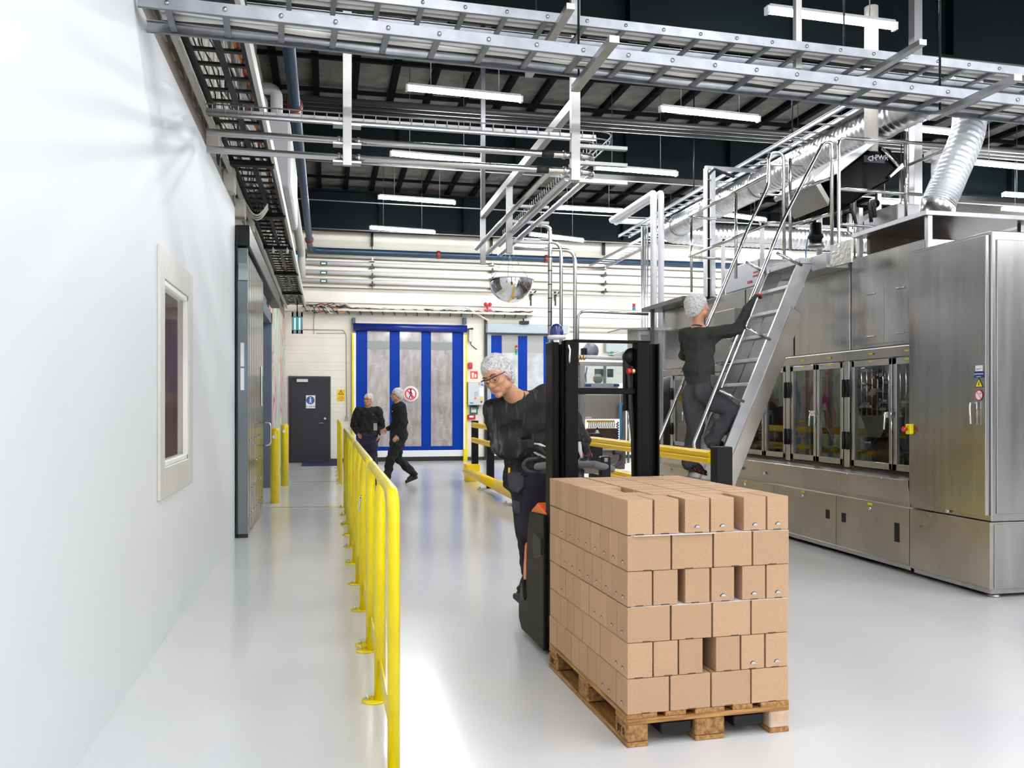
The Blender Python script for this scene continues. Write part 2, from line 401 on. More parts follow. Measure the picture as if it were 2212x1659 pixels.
# abstract mural on the wall past the doorway
mm = bpy.data.materials.new('mural_paint'); mm.use_nodes = True; nt = mm.node_tree; N = nt.nodes; L = nt.links; b = N['Principled BSDF']
tc = N.new('ShaderNodeTexCoord'); mp = N.new('ShaderNodeMapping'); mp.inputs['Scale'].default_value = (.5, .6, .14); L.new(tc.outputs['Object'], mp.inputs[0])
nz = N.new('ShaderNodeTexNoise'); nz.inputs['Scale'].default_value = 2.3; nz.inputs['Distortion'].default_value = 1.4; L.new(mp.outputs[0], nz.inputs[0])
rp = N.new('ShaderNodeValToRGB'); cr = rp.color_ramp; cr.interpolation = 'CONSTANT'
cols = [(0, (.75, .74, .70)), (.36, (.10, .28, .42)), (.40, (.22, .55, .56)), (.44, (.78, .78, .74)), (.48, (.45, .60, .25)), (.53, (.80, .79, .72)), (.57, (.55, .03, .22)), (.60, (.80, .55, .60)), (.64, (.75, .25, .03)), (.68, (.78, .77, .74))]
cr.elements[0].position = 0; cr.elements[0].color = (*cols[0][1], 1); cr.elements[1].position = cols[1][0]; cr.elements[1].color = (*cols[1][1], 1)
for p_, c_ in cols[2:]: e = cr.elements.new(p_); e.color = (*c_, 1)
L.new(nz.outputs[0], rp.inputs[0]); L.new(rp.outputs[0], b.inputs['Base Color']); b.inputs['Roughness'].default_value = .5
m = MB(); m.box((-1.08, 16.6, .05), (-1.055, 22.9, 3.7))
tag(m.build('mural', mm), 'colourful abstract mural painted on the wall past the doorway', 'mural')
# ---------------------------------------------------------------- bollards
for (u, v, lb) in ((594, 1086, 'nearer of two yellow steel bollards by the doorway, with a white sticker'), (615, 1049, 'farther of two yellow steel bollards by the doorway')):
    c = aZ(u, v, 0); t = thing('bollard', lb, 'bollard', c, 'bollards guarding the doorway')
    m = MB(); m.lathe([(.001, 0), (.072, 0), (.072, 1.10), (.066, 1.135), (.045, 1.155), (.001, 1.16)], c); m.build('post', mat('bollard_yellow', (.83, .63, .005), .3, coat=.4, col2=(.30, .22, .02), vscale=7, vlo=.22, vhi=.34), t)
    d = (EYE - c); d.z = 0; d.normalize(); s = d.cross(UP)
    m = MB(); q = c + d * .074 + UP * 1.02 + s * (.012); m.disc(q, .028, d, 20); m.build('sticker', PAPER, t)
# ---------------------------------------------------------------- yellow railing
def rail_unit(y0, y1, feet, label, x=.265, top=1.15):
    t = thing('safety_railing', label, 'railing', (x, (y0 + y1) / 2, 0), 'yellow railing units along the walkway')
    m = MB(); r = .026
    m.path([(x, y0, .01), (x, y0, top), (x, y1, top), (x, y1, .01)], r, .13, 14, 8); m.build('frame_tube', YEL, t)
    for y in feet: m = MB(); m.tube([(x, y, .01), (x, y, top - .14), (x, y, top - .01)], [.030, .030, .012], 12); m.build('post', YEL, t)
    ys = [y0] + list(feet) + [y1]
    for i in range(len(ys) - 1):
        a, bb = ys[i] + .02, ys[i + 1] - .02
        m = MB(); m.prism([(x - .004, a, .13), (x - .004, a + .06, .115), (x - .004, bb - .06, .115), (x - .004, bb, .13), (x - .004, bb, .21), (x - .004, bb - .06, .225), (x - .004, a + .06, .225), (x - .004, a, .21)], (.008, 0, 0)); m.build('kick_plate', YEL, t)
    for y in ys:
        m = MB(); m.lathe([(.001, 0.001), (.062, .001), (.062, .008), (.001, .009)], (x - .03, y, 0), n=20); f = m.build('foot_plate', YEL, t)
        m = MB(); c = V((x - .062, y, .008)); m.lathe([(.001, .012), (.014, .012), (.014, 0), (.001, 0)], c, n=6, sm=False); m.lathe([(.001, .028), (.006, .026), (.006, .01)], c, n=8); m.build('bolt', CHROME, f)
    return t
rail_unit(3.50, 5.33, [4.42], 'yellow tubular railing unit standing nearest the camera')
rail_unit(5.46, 8.28, [6.4, 7.34], 'yellow tubular railing unit, second from the camera')
rail_unit(8.42, 11.0, [9.3, 10.15], 'yellow tubular railing unit, third from the camera')
rail_unit(11.14, 12.9, [12.0], 'yellow tubular railing unit, last before the gap by the bollards')
rail_unit(16.7, 18.6, [17.6], 'yellow tubular railing unit beyond the gap, nearer of two by the charcoal door')
rail_unit(18.75, 20.9, [19.8], 'yellow tubular railing unit closest to the charcoal door')
m = MB(); p = aY(728, 913, 20.9); q = aY(737, 913, 20.9); m.bar(p, q, .04, .08); tag(m.build('rail_marker', mat('orange_paint', (.9, .3, .02), .4)), 'orange marker flag on the far end of the yellow railing', 'marker')
m = MB(); c = V((.235, 6.1, .82)); m.path([c + V((0, 0, .05)), c + V((-.01, .03, .03)), c + V((-.01, .03, -.05)), c + V((-.01, -.03, -.05)), c + V((-.01, -.03, .03)), c + V((0, 0, .05))], .006, .02)
tag(m.build('padlock_shackle', CHROME), 'small metal ring hanging from the second railing unit', 'ring')
# ---------------------------------------------------------------- wire basket tray on the left wall
t = thing('cable_tray', 'long black wire cable tray hung along the top of the left wall', 'cable tray', (-.77, 14, 4.05))
m = MB(); ty0, ty1, zt = 4.6, 22.6, 4.07
y = ty0
while y < ty1: m.box((-.99, y, zt), (-.56, y + .045, zt + .02)); y += .27
for x in (-.99, -.78, -.60): m.box((x, ty0, zt - .005), (x + .05, ty1, zt + .02))
m.box((-.995, ty0, zt), (-.985, ty1, zt + .09)); m.build('rung_mesh', BLACKM, t)
m = MB(); m.box((-.565, ty0, zt - .03), (-.53, ty1, zt + .10)); m.build('side_rail', OFFW, t)
m = MB(); m.box((-1.02, ty0, zt - .10), (-.985, ty1, zt - .04)); m.build('wall_rail', OFFW, t)
for y in (6.0, 9.3, 11.8, 14.2, 17, 20): m = MB(); m.box((-1.02, y, zt - .06), (-.54, y + .10, zt - .005)); m.build('bracket', BLACKM, t)
CBL = [mat('cable_black', (.015, .015, .016), .5), mat('cable_grey', (.35, .35, .34), .5), mat('cable_white', (.72, .70, .66), .5), mat('cable_red', (.35, .05, .03), .5), mat('cable_orange', (.6, .22, .05), .5)]
t = thing('cable_bundle', 'bundle of black, grey and red cables lying in the left wall cable tray', 'cables', (-.75, 14, 4.1))
random.seed(3)
for k in range(14):
    m = MB(); x0 = -.95 + .36 * random.random(); pts = []
    for i in range(38): pts.append((x0 + random.uniform(-.04, .04), ty0 + (ty1 - ty0) * i / 37, zt + .035 + random.uniform(0, .03)))
    m.tube(pts, random.choice((.007, .010, .013)), 6); m.build('cable', CBL[[0, 0, 1, 0, 3, 0, 2, 0, 1, 0, 4, 0, 0, 0][k]], t)
# cables and boxes between the wall and the tray
for k, (u1, v1, u2, v2, sag, lb) in enumerate(((530, 400, 562, 386, 18, 'nearest'), (532, 440, 578, 440, 40, 'middle'), (468, 320, 476, 322, 40, 'single dark'), (620, 560, 605, 600, 25, 'farthest'))):
    Y = (8.9, 10.5, 7.3, 15)[k]; p = aX(u1, v1, -.97); q = aY(u2, v2, p.y)
    m = MB(); pts = [p * (1 - s) + q * s + UP * (-4 * s * (1 - s) * sag * .0035 * 1.0) + V((0, .02 * math.sin(6 * s), 0)) for s in np.linspace(0, 1, 13)]
    m.tube(pts, .010, 8); o = m.build('looped_cable', CBL[2 if k in (0, 1) else 0]); tag(o, lb + ' cable loop hanging between the left wall and the tray', 'cable', 'cable loops under the left tray')
    if k < 2:
        for j in range(3): m = MB(); m.tube([x + V((.0, .03 * (j + 1), -.02 * j)) for x in pts], .009, 8); tag(m.build('looped_cable', CBL[2]), lb + ' cable loop hanging between the left wall and the tray', 'cable', 'cable loops under the left tray')
for (u, v, w, h, lb) in ((466, 305, .1, .25, 'beige junction box on the white wall edge, nearest the camera'), (500, 392, .08, .25, 'small grey junction box on the wall edge, second from the camera'), (523, 452, .1, .22, 'cream junction box on the wall edge above the sliding door'), (543, 490, .1, .15, 'small white junction box above the sliding door track')):
    p = aX(u, v, -1.0); m = MB(); m.box((-1.08, p.y - .1, p.z - h / 2), (-.96, p.y + .1, p.z + h / 2)); t = m.build('junction_box', mat('box_cream', (.62, .60, .53), .5), bevel=.008); tag(t, lb, 'junction box', 'junction boxes below the left tray')
    m = MB(); m.tube([(-.97, p.y, p.z - h / 2), (-.96, p.y + .03, p.z - h / 2 - .12), (-1.0, p.y + .06, p.z - h / 2 - .02)], .006, 6); m.build('cable_stub', CBL[1], t)
# white device bracket under tray
t = thing('wall_antenna', 'white bracket with two short white rods below the wire tray', 'antenna', aX(612, 520, -.72))
p = aX(607, 490, -.72); m = MB(); m.box((p.x - .22, p.y - .1, p.z - .04), (p.x + .15, p.y + .1, p.z + .05)); m.build('bracket', WHITEP, t, bevel=.01)
for dx in (-.12, .1): m = MB(); m.tube([p + V((dx, 0, 0)), p + V((dx, -.02, -.42))], .022, 10); m.build('rod', WHITEP, t)
# ventilation unit and its pipes over the tray
t = thing('ventilation_unit', 'white ventilation box mounted above the left tray', 'ventilation unit', (-.5, 12, 4.2))
m = MB(); m.box((-1.05, 10.9, 4.2), (-.45, 13.6, 5.05)); m.build('casing', mat('vent_casing', (.45, .46, .48), .4), t, bevel=.02)
m = MB(); m.box((-.455, 10.95, 4.25), (-.44, 12.1, 5.0)); m.box((-.455, 12.2, 4.25), (-.44, 13.5, 5.0)); m.build('front_panel', mat('vent_panel', (.55, .56, .58), .35), t, bevel=.004)
for k, x in enumerate((-.62, -.80)): m = MB(); m.path([(x, 11.2, 5.05), (x, 11.2, 5.5 - .1 * k), (-1.2, 11.2, 5.5 - .1 * k)], .075, .12, 14); m.build('duct_pipe', mat('vent_pipe', (.5, .5, .5), .4), t)
for k, x in enumerate((-.52, -.72)): m = MB(); m.path([(x, 13.6, 4.7), (x, 18.5, 4.7), (x, 18.6, 4.2)], .08, .1, 14); m.build('duct_pipe', mat('vent_pipe', (.5, .5, .5), .4), t)
# screen and lantern-like insect lamp near the far left corner
p = aX(648, 560, -.55); t = thing('wall_screen', 'tilted black display screen with a blue picture in the far left corner', 'screen', p)
m = MB(); q = [aY(634, 540, 19.5), aY(663, 549, 19.5), aY(650, 605, 19.5), aY(641, 590, 19.5)]; m.prism(q, (.0, .06, 0)); m.build('casing', BLACKM, t)
q2 = [a + (sum(q, V((0, 0, 0))) / 4 - a) * .3 + V((0, -.004, 0)) for a in q]; m = MB(); m.add(q2, [(0, 1, 2, 3)]); m.build('display', mat('display_blue', (.05, .3, .5), .3, emit=(.1, .5, .8), estr=.9), t)
# insect trap lamp
p = aY(642, 697, 21.5); t = thing('insect_trap', 'grey hanging insect trap lamp glowing turquoise in the far left corner', 'lamp', p - UP * .28)
m = MB(); x, y, z = p; W, H = .13, .26
for a, bb in (((x - W, y, z - H), (x - W + .04, y + .12, z + H)), ((x + W - .04, y, z - H), (x + W, y + .12, z + H)), ((x - W, y, z + H - .12), (x + W, y + .12, z + H)), ((x - W, y, z - H), (x + W, y + .12, z - H + .08)), ((x - .02, y, z - H), (x + .02, y + .12, z + H))): m.box(a, bb)
m.box((x - W, y + .11, z - H), (x + W, y + .12, z + H)); m.build('casing', mat('trap_grey', (.18, .20, .21), .4, .5), t)
for dx in (-.055, .055): m = MB(); m.tube([(x + dx, y + .05, z - H + .1), (x + dx, y + .05, z + H - .14)], .02, 8); m.build('glow_tube', mat('turquoise', (.1, .8, .8), .4, emit=(.15, .9, .85), estr=1.5), t)
m = MB(); m.tube([(x, y + .06, z + H), (x, y + .06, 4.07)], .012, 6); m.build('hanger', BLACKM, t)
# ================================================================ BACK WALL THINGS
def pxb(u): return aY(u, 875, YB).x
def zb(u, v): return aY(u, v, YB).z
def bbox(m, u0, v0, u1, v1, y0, y1):
    Y = y0; a = aY(u0, v1, Y); c = aY(u1, v0, Y); m.box((a.x, y0, a.z), (c.x, y1, c.z)); return m
def quad(m, u0, v0, u1, v1, Y, th=.004):
    return bbox(m, u0, v0, u1, v1, Y - th, Y)
# charcoal door
t = thing('door_3', None, None, (-.4, YB - .03, 0)); t['kind'] = 'structure'
m = MB(); m.box((-.98, YB - .05, 0), (.10, YB + .02, 2.27)); m.build('door_frame', mat('door_frame_dark', (.04, .037, .045), .5), t)
m = MB(); m.box((-.93, YB - .085, .01), (.06, YB - .04, 2.22)); m.build('door_leaf', GREYD, t, bevel=.004)
m = MB(); quad(m, 641, 819, 665, 825, YB - .085, .06); m.build('door_closer', mat('closer', (.6, .6, .62), .3, .4), t)
m = MB(); c = aY(697, 914, YB - .09); m.tube([c, c - V((0, .05, 0))], .012, 8); m.tube([c - V((0, .05, 0)), c - V((.12, .05, 0))], .010, 8); m.build('door_handle', CHROME, t)
m = MB(); c = aY(702, 904, YB - .086); m.disc(c, .03, (0, -1, 0)); m.build('lock', CHROME, t)
m = MB(); quad(m, 661, 854, 681, 882, YB - .087); sg = m.build('door_sign', PAPER); tag(sg, 'white sign with a blue pedestrian symbol on the charcoal door', 'sign')
ys = YB - .0925; c = aY(670.5, 864.5, ys); m = MB(); m.disc(c, .108, (0, -1, 0)); m.build('blue_disc', mat('sign_blue', (.02, .10, .32), .5), sg)
def walker(m, c, s, Y):
    x, z = c.x, c.z
    m.disc((x, Y, z + .40 * s), .10 * s, (0, -1, 0), 16)
    for a, bb, w in (((0, .28), (.0, -.05), .2), ((0, -.02), (.17, -.42), .1), ((0, -.02), (-.15, -.42), .1), ((.02, .22), (.2, -.05), .07), ((-.02, .22), (-.2, -.02), .07)):
        m.bar((x + a[0] * s, Y, z + a[1] * s), (x + bb[0] * s, Y, z + bb[1] * s), w * s, .002, up=V((0, 1, 0)))
m = MB(); walker(m, c, .17, ys - .003); m.build('walker_symbol', PAPER, sg)
text('För gående', 'lettering', mat('ink', (.02, .02, .03), .5), sg, aY(670.5, 879, ys), (1, 0, 0), (0, 0, 1), .055)
m = MB(); a = aZ(650, 1007, .004); c = aZ(726, 1001, .004); m.box((a.x, a.y, .001), (c.x + .1, c.y + .35, .012)); tag(m.build('door_mat', mat('mat_blue', (.015, .02, .09), .9, bump=.3, bscale=90)), 'dark blue doormat in front of the charcoal door', 'doormat')
# warning sign
m = MB(); quad(m, 727.5, 842, 745.5, 867, YB - .003); sg = m.build('warning_sign', mat('sign_yellow', (.90, .55, .01), .4)); tag(sg, 'yellow warning sign on the cream wall beside the charcoal door', 'sign')
c = aY(736.5, 849, YB - .01); Y = YB - .0095; m = MB(); r = .085
tri = lambda r, Y: [V((c.x + r * math.sin(a), Y, c.z + r * math.cos(a))) for a in (0, 2 * PI / 3, 4 * PI / 3)]
m.prism(tri(r, Y), (0, -.001, 0)); m.build('black_triangle', BLACKM, sg)
m = MB(); m.prism([p + V((0, -.0015, 0)) for p in tri(r * .68, Y)], (0, -.001, 0)); m.build('yellow_triangle', mat('sign_yellow', (.9, .55, .01)), sg)
m = MB(); m.box((c.x - .006, Y - .006, c.z - .008), (c.x + .006, Y - .004, c.z + .035)); m.box((c.x - .006, Y - .006, c.z - .028), (c.x + .006, Y - .004, c.z - .015)); m.build('exclamation_mark', BLACKM, sg)
for i, s_ in enumerate(('Varning', 'Korsande', 'trafik')): text(s_, 'lettering', mat('ink', (.02, .02, .03), .5), sg, aY(736.5, 858.5 + i * 3.6, Y - .002), (1, 0, 0), (0, 0, 1), .038)
# conduits and small things on the wall left of the blue door
t = thing('wall_conduit', 'thin grey cable conduit running round the wall above the charcoal door', 'conduit', aY(650, 715, YB))
m = MB(); m.path([aY(655, 712, YB - .02), aY(742, 713, YB - .02), aY(748, 724, YB - .02), aY(749, 900, YB - .02)], .010, .05, 8); m.path([aY(683, 720, YB - .015), aY(745, 720, YB - .015)], .007, .05, 8); m.tube([aY(678, 680, YB - .02), aY(678, 722, YB - .02)], .008, 8); m.build('conduit', mat('conduit_grey', (.4, .37, .33), .5), t)
m = MB(); quad(m, 746, 900, 752, 908, YB - .01, .05); m.build('switch_box', mat('switchgrey', (.35, .35, .34), .5), t)
PVC = mat('clear_pvc', (.27, .225, .205), .2, var=.5, vscale=3.2, vstretch=(2.2, 1, .8), col2=(.44, .41, .41), vlo=.3, vhi=.7, coat=.4, bump=.10, bscale=2.5)
# big blue roll-up door
t = thing('roll_door', 'big blue strip roll-up door with three clear panels in the back wall', 'door', aY(885, 997, YB - .1))
Y = YB - .10; zt_ = 3.52
def vstrip(name, u0, u1, ztop, zbot, mt, Yf=Y, th=.012):
    m = MB(); m.box((aY(u0, 875, Yf).x, Yf, zbot), (aY(u1, 875, Yf).x, Yf + th, ztop)); return m.build(name, mt, t)
for u0, u1 in ((768.5, 793.5), (841.5, 863.5), (910, 931), (977, 1001)): vstrip('blue_strip', u0, u1, zt_, .30, BLUEP)
for u0, u1 in ((793.5, 841.5), (863.5, 910), (931, 977)): vstrip('clear_panel', u0, u1, zt_, .38, PVC)
for u0, u1 in ((793.5, 841.5), (863.5, 910), (931, 977)): vstrip('top_band', u0, u1, 3.22, 3.0, mat('pvc_band', (.22, .235, .235), .3), Y - .004, .006)
vstrip('bottom_strip', 768.5, 1001, .40, .29, BLUEP, Y - .006, .02)
vstrip('bottom_bar', 768.5, 1003, .29, .12, WHITEP, Y - .02, .05); vstrip('rubber_seal', 768.5, 1003, .12, .0, RUBBER, Y - .015, .04)
m = MB(); a = aY(763, 707, Y - .05); c = aY(1008, 711, Y - .05); m.tube([(a.x, Y - .08, 3.58), (c.x, Y - .08, 3.58)], .10, 16); m.build('roll_drum', mat('drum_blue', (.003, .02, .22), .3), t)
for u0, u1, mt in ((760.5, 764.5, YEL), (764.5, 769, WHITEP), (1001, 1005, WHITEP), (1005, 1008.5, YEL)): vstrip('side_post', u0, u1, 3.42, .0, mt, Y - .05, .144)
m = MB(); bbox(m, 1001.5, 970, 1010, 998, Y - .12, Y); m.build('post_guard', YEL, t)
for u0, u1 in ((761, 768), (1001, 1008)): m = MB(); bbox(m, u0, 686, u1, 699, Y - .1, YB - .004); m.build('bracket', mat('bracket_dark', (.02, .05, .08), .4), t)
# folded print marks (wrinkles) on the clear panels
m = MB()
random.seed(5)
for (u0, u1) in ((797, 838), (867, 906), (935, 973)):
    for k in range(14):
        u = random.uniform(u0 + 4, u1 - 14); v = random.uniform(735, 960); p = aY(u, v, Y - .003); q = aY(u + random.uniform(3, 14), v + random.uniform(-6, 6), Y - .003); m.bar(p, q, .006, .001, up=V((0, 1, 0)))
m.build('crease', mat('crease', (.55, .53, .52), .3), t)
# round prohibition sign
c = aY(887, 851, Y - .03); m = MB(); m.lathe([(.001, 0), (.215, 0), (.215, .012), (.001, .012)], c, (0, -1, 0), 36); sg = m.build('prohibition_sign', PAPER); tag(sg, 'round no pedestrians sign, red ring and black walker, on the blue roll door', 'sign')
m = MB(); m.disc(c + V((0, -.014, 0)), .158, (0, -1, 0), 36, .125); m.bar(c + V((-.095, -.017, .095)), c + V((.095, -.017, -.095)), .03, .002, up=V((0, 1, 0))); m.build('red_ring', mat('sign_red', (.75, .01, .01), .4), sg)
m = MB(); walker(m, c, .26, c.y - .015); m.build('walker_symbol', BLACKM, sg)
# control devices between the doors
m = MB(); bbox(m, 1013, 712, 1021, 738, YB - .12, YB); o = m.build('door_sensor', OFFW, bevel=.01); tag(o, 'white sensor unit hung on a bracket between the two blue doors', 'sensor')
m = MB(); m.path([aY(1017, 738, YB - .05), aY(1017, 745, YB - .05), aY(1030, 755, YB - .03)], .012, .05, 8); m.build('cable', CBL[0], o)
m = MB(); m.bar(aY(1008, 712, YB - .06), aY(1022, 710, YB - .06), .05, .05); m.build('bracket', BLACKM, o)
m = MB(); bbox(m, 1012, 783, 1021, 796, YB - .1, YB); o = m.build('wall_mounted_lamp', RED, bevel=.02, seg=3); tag(o, 'small red alarm lamp on the wall between the blue doors', 'lamp')
m = MB(); quad(m, 1016, 802, 1032, 818, YB); o = m.build('fire_sign', mat('sign_red2', (.80, .03, .02), .4)); tag(o, 'red fire extinguisher sign on the wall between the blue doors', 'sign')
m = MB(); quad(m, 1019, 805, 1023.5, 816, YB - .006, .002); quad(m, 1025.5, 808, 1029, 815.5, YB - .006, .002); m.build('white_symbol', PAPER, o)
t = thing('control_box', 'pale grey electric control box on the wall behind the leaning man', 'control box', aY(1029, 876, YB - .1))
m = MB(); bbox(m, 1011, 825, 1046, 875, YB - .22, YB); m.build('casing', mat('box_pale', (.60, .62, .62), .4), t, bevel=.01)
Yc = YB - .223
for (u0, v0, u1, v1, mt, nm) in ((1034, 826, 1037, 831, mat('orange_paint', (.9, .3, .02)), 'label_sticker'), (1038, 830, 1044, 833, mat('blue_stk', (.05, .3, .7)), 'label_sticker'), (1036, 837, 1044, 856, PAPER, 'notice'), (1025, 846, 1033, 856, mat('greyn', (.42, .45, .52)), 'notice'), (1015, 869, 1022, 872, mat('blue_stk', (.05, .3, .7)), 'label_sticker')):
    m = MB(); quad(m, u0, v0, u1, v1, Yc); m.build(nm, mt, t)
for (u, v, mt) in ((1027, 860, mat('orange_paint', (.9, .3, .02))), (1040, 868, RED)): m = MB(); m.lathe([(.001, .03), (.025, .03), (.028, 0)], aY(u, v, Yc), (0, -1, 0), 14); m.build('button', mt, t)
m = MB(); c = aY(1039.5, 861, Yc - .004); m.prism([c + V((0, 0, .05)), c + V((.05, 0, -.035)), c + V((-.05, 0, -.035))], (0, -.002, 0)); m.build('warning_triangle', mat('sign_yellow', (.9, .55, .01)), t)
m = MB()
for i in range(5): m.tube([aY(1020 + i * 3.5, 875, YB - .1), aY(1021 + i * 3, 884, YB - .08)], .01, 6)
m.build('cable_tail', CBL[0], t)
m = MB(); quad(m, 1015, 877, 1032, 895, YB - .02, .02); o = m.build('document_frame', mat('green_frame', (.01, .16, .08), .4)); tag(o, 'green framed notice under the control box', 'notice')
m = MB(); quad(m, 1018, 880, 1029, 891, YB - .042, .003); m.build('notice', PAPER, o)
m = MB(); bbox(m, 1011, 896, 1027, 906, YB - .14, YB - .02); o = m.build('wall_mounted_box', RED, bevel=.01); tag(o, 'red and black fire equipment box below the green notice', 'fire equipment')
m = MB(); quad(m, 1014, 898, 1023, 902, YB - .142, .003); m.build('sticker', PAPER, o)
# second blue roll door with grey housing
Y = YB - .10; t = thing('roll_door', 'second blue strip roll-up door with a pale grey housing, behind the leaning man', 'door', aY(1135, 997, YB - .1))
for u0, u1 in ((1061, 1084), (1119, 1139), (1174, 1196)): vstrip('blue_strip', u0, u1, 3.42, .30, BLUEP)
PVC2 = mat('clear_pvc_bright', (.62, .64, .66), .12, var=.4, vscale=2.5, coat=.4, col2=(.40, .41, .42), bump=.08, bscale=3)
for u0, u1 in ((1084, 1119), (1139, 1174)):
    vstrip('clear_panel', u0, u1, 2.95, .38, PVC2); vstrip('top_band', u0, u1, 3.45, 2.95, mat('pvc_band2', (.33, .32, .30), .3))
vstrip('bottom_bar', 1058, 1200, .30, .12, WHITEP, Y - .02, .05); vstrip('rubber_seal', 1058, 1200, .12, 0, RUBBER, Y - .02, .05)
m = MB(); bbox(m, 1053, 702, 1228, 718, Y - .25, YB - .004); m.build('housing', mat('housing_bluegrey', (.38, .44, .47), .4), t, bevel=.01)
for u0, u1 in ((1053, 1061), (1196, 1204)): vstrip('side_post', u0, u1, 3.45, 0, mat('post_grey2', (.36, .42, .46), .4), Y - .06, .155)
for k, mt in enumerate((RED, mat('amber', (.9, .4, .02)), mat('blue_stk', (.05, .3, .7)), mat('green_lens', (.05, .6, .3)))):
    m = MB(); c = aY(1116, 746 + 5 * k, Y - .03); m.tube([c, c - UP * .05], .03, 10); m.build('signal_lens', mt, t)
t = thing('conduit_bundle', 'dark vertical conduits on the wall beside the second blue door', 'conduit', aY(1048, 990, YB - .05))
for i in range(3): m = MB(); m.tube([aY(1047 + 2.2 * i, 690, YB - .06), aY(1047 + 2.2 * i, 996, YB - .06)], .014, 8); m.build('conduit', mat('conduit_dark', (.12, .12, .12), .4), t)
# tray with cables over the doors
t = thing('wall_cable_tray', 'cable tray with loose cables above the blue doors', 'cable tray', aY(900, 680, YB - .2))
z0 = 3.98; xa, xb = pxb(655), pxb(1146)
m = MB(); m.box((xa, YB - .36, z0), (xb, YB - .34, z0 + .05)); m.box((xa, YB - .07, z0), (xb, YB - .05, z0 + .05)); m.box((xa, YB - .36, z0 - .005), (xb, YB - .05, z0)); m.build('side_rail', mat('tray_pale', (.5, .48, .42), .5, .3), t)
x = xa + .3
while x < xb: m = MB(); m.bar((x, YB - .05, z0 - .05), (x - .06, YB - .42, z0 - .02), .025, .03); m.build('bracket', BLACKM, t); x += .30
random.seed(11)
for k in range(9):
    pts = [(xa + (xb - xa) * i / 40, YB - .32 + .25 * random.random(), z0 + .06 + .05 * random.random() + (.10 * random.random() if i < 8 else 0)) for i in range(41)]
    m = MB(); m.tube(pts, .012, 6); m.build('cable', CBL[[0, 2, 2, 0, 1, 3, 2, 0, 2][k]], t)
for k in range(8):
    p = V((xa + .1 * k, YB - .35, z0 + .08)); pts = [p + V((.12 * s + .03 * k * s, -.1 * math.sin(s * PI), -.10 * s * (1 + .2 * (k % 3)) + .05 * math.sin(2 * PI * s))) for s in np.linspace(0, 1.3, 10)]
    m = MB(); m.tube(pts, .012, 6); m.build('cable', CBL[[0, 1, 0, 3, 0, 2, 0, 4][k]], t)
c = V((pxb(1018), YB - .3, z0 + .06)); m = MB(); m.tube([c + V((-1.0 + 1.2 * s, 0, .12 * math.sin(s * PI) - .35 * max(0, s - .7))) for s in np.linspace(0, 1.2, 12)], .02, 8); m.build('thick_cable', CBL[2], t)
# twin red alarm bell
c = V((aY(1053, 663, YB - .3).x, YB - .3, zb(1053, 665))); t = thing('alarm_beacon', 'red twin alarm beacon standing on the wall cable tray', 'alarm', c - UP * .1)
for dx in (-.05, .07): m = MB(); m.ball(c + V((dx, 0, .06)), .055, 14, 10); m.build('red_dome', RED, t)
m = MB(); m.tube([c + V((0, 0, -.1)), c + V((0, 0, .03))], .03, 10); m.box(c + V((-.09, -.04, -.12)), c + V((.11, .04, -.07))); m.build('base', RED, t)
c = aY(1132, 697, YB - .35); m = MB(); m.box(c - V((.12, .1, .04)), c + V((.12, .1, .04))); m.tube([c, c + V((0, .1, .12))], .02, 6); tag(m.build('mounted_sensor', BLACKM), 'black motion sensor above the second blue door housing', 'sensor')
# pipes along the back wall
for k, (v, r, mt, lb) in enumerate(((554, .035, OFFW, 'thin white pipe, topmost of the white wall pipes'), (569, .045, WHITEP, 'white pipe, second from the top, with a green label'), (589, .050, WHITEP, 'white pipe, third from the top, with a green label'), (607, .050, WHITEP, 'white pipe, fourth from the top, with a green label'), (622, .016, mat('thin_dark', (.3, .29, .27), .5), 'thin grey pipe below the four white wall pipes'))):
    z = zb(670, v); r = r * 1.25; t = thing('wall_pipe', lb + ' on the back wall', 'pipe', (6, YB - .16, z))
    m = MB(); m.tube([(-1.05, YB - .16, z), (XR - .1, YB - .16, z)], r, 12); m.build('pipe', mt, t)
    if k in (1, 2, 3):
        a = aY(699, v, YB - .16 - r - .004); m = MB(); m.box(a - V((.09, 0, .045)), a + V((.09, .004, .045))); q = m.build('pipe_label', mat('label_green', (.01, .10, .07), .5), t)
        m = MB(); m.box(a - V((.055, .003, .02)), a + V((.055, -.001, .02))); m.build('label_text_field', PAPER, q)
for k, u in enumerate((804, 1062, 1305, 1540)):
    x = aY(u, 550, YB - .1).x; t = thing('pipe_bracket', ('pipe bracket over the big blue roll door', 'pipe bracket above the dome mirror', 'pipe bracket below the sloping cable ladder', 'pipe bracket behind the white support column')[k], 'bracket', (x, YB - .12, 4.5), 'brackets holding the white wall pipes')
    m = MB(); m.box((x - .03, YB - .12, 5.75), (x + .03, YB - .01, 6.1)); m.build('hanger_plate', BLACKM, t)
    m = MB(); m.tube([(x, YB - .1, 5.8), (x, YB - .1, 4.6)], .012, 6); m.build('rod', GALV, t)
    for z in (5.4, 5.22, 4.98, 4.76): m = MB(); m.box((x - .07, YB - .23, z - .07), (x + .07, YB - .02, z - .05)); m.box((x - .02, YB - .24, z - .05), (x + .02, YB - .22, z + .03)); m.build('clamp', OFFW if z > 5.3 else BLACKM, t)
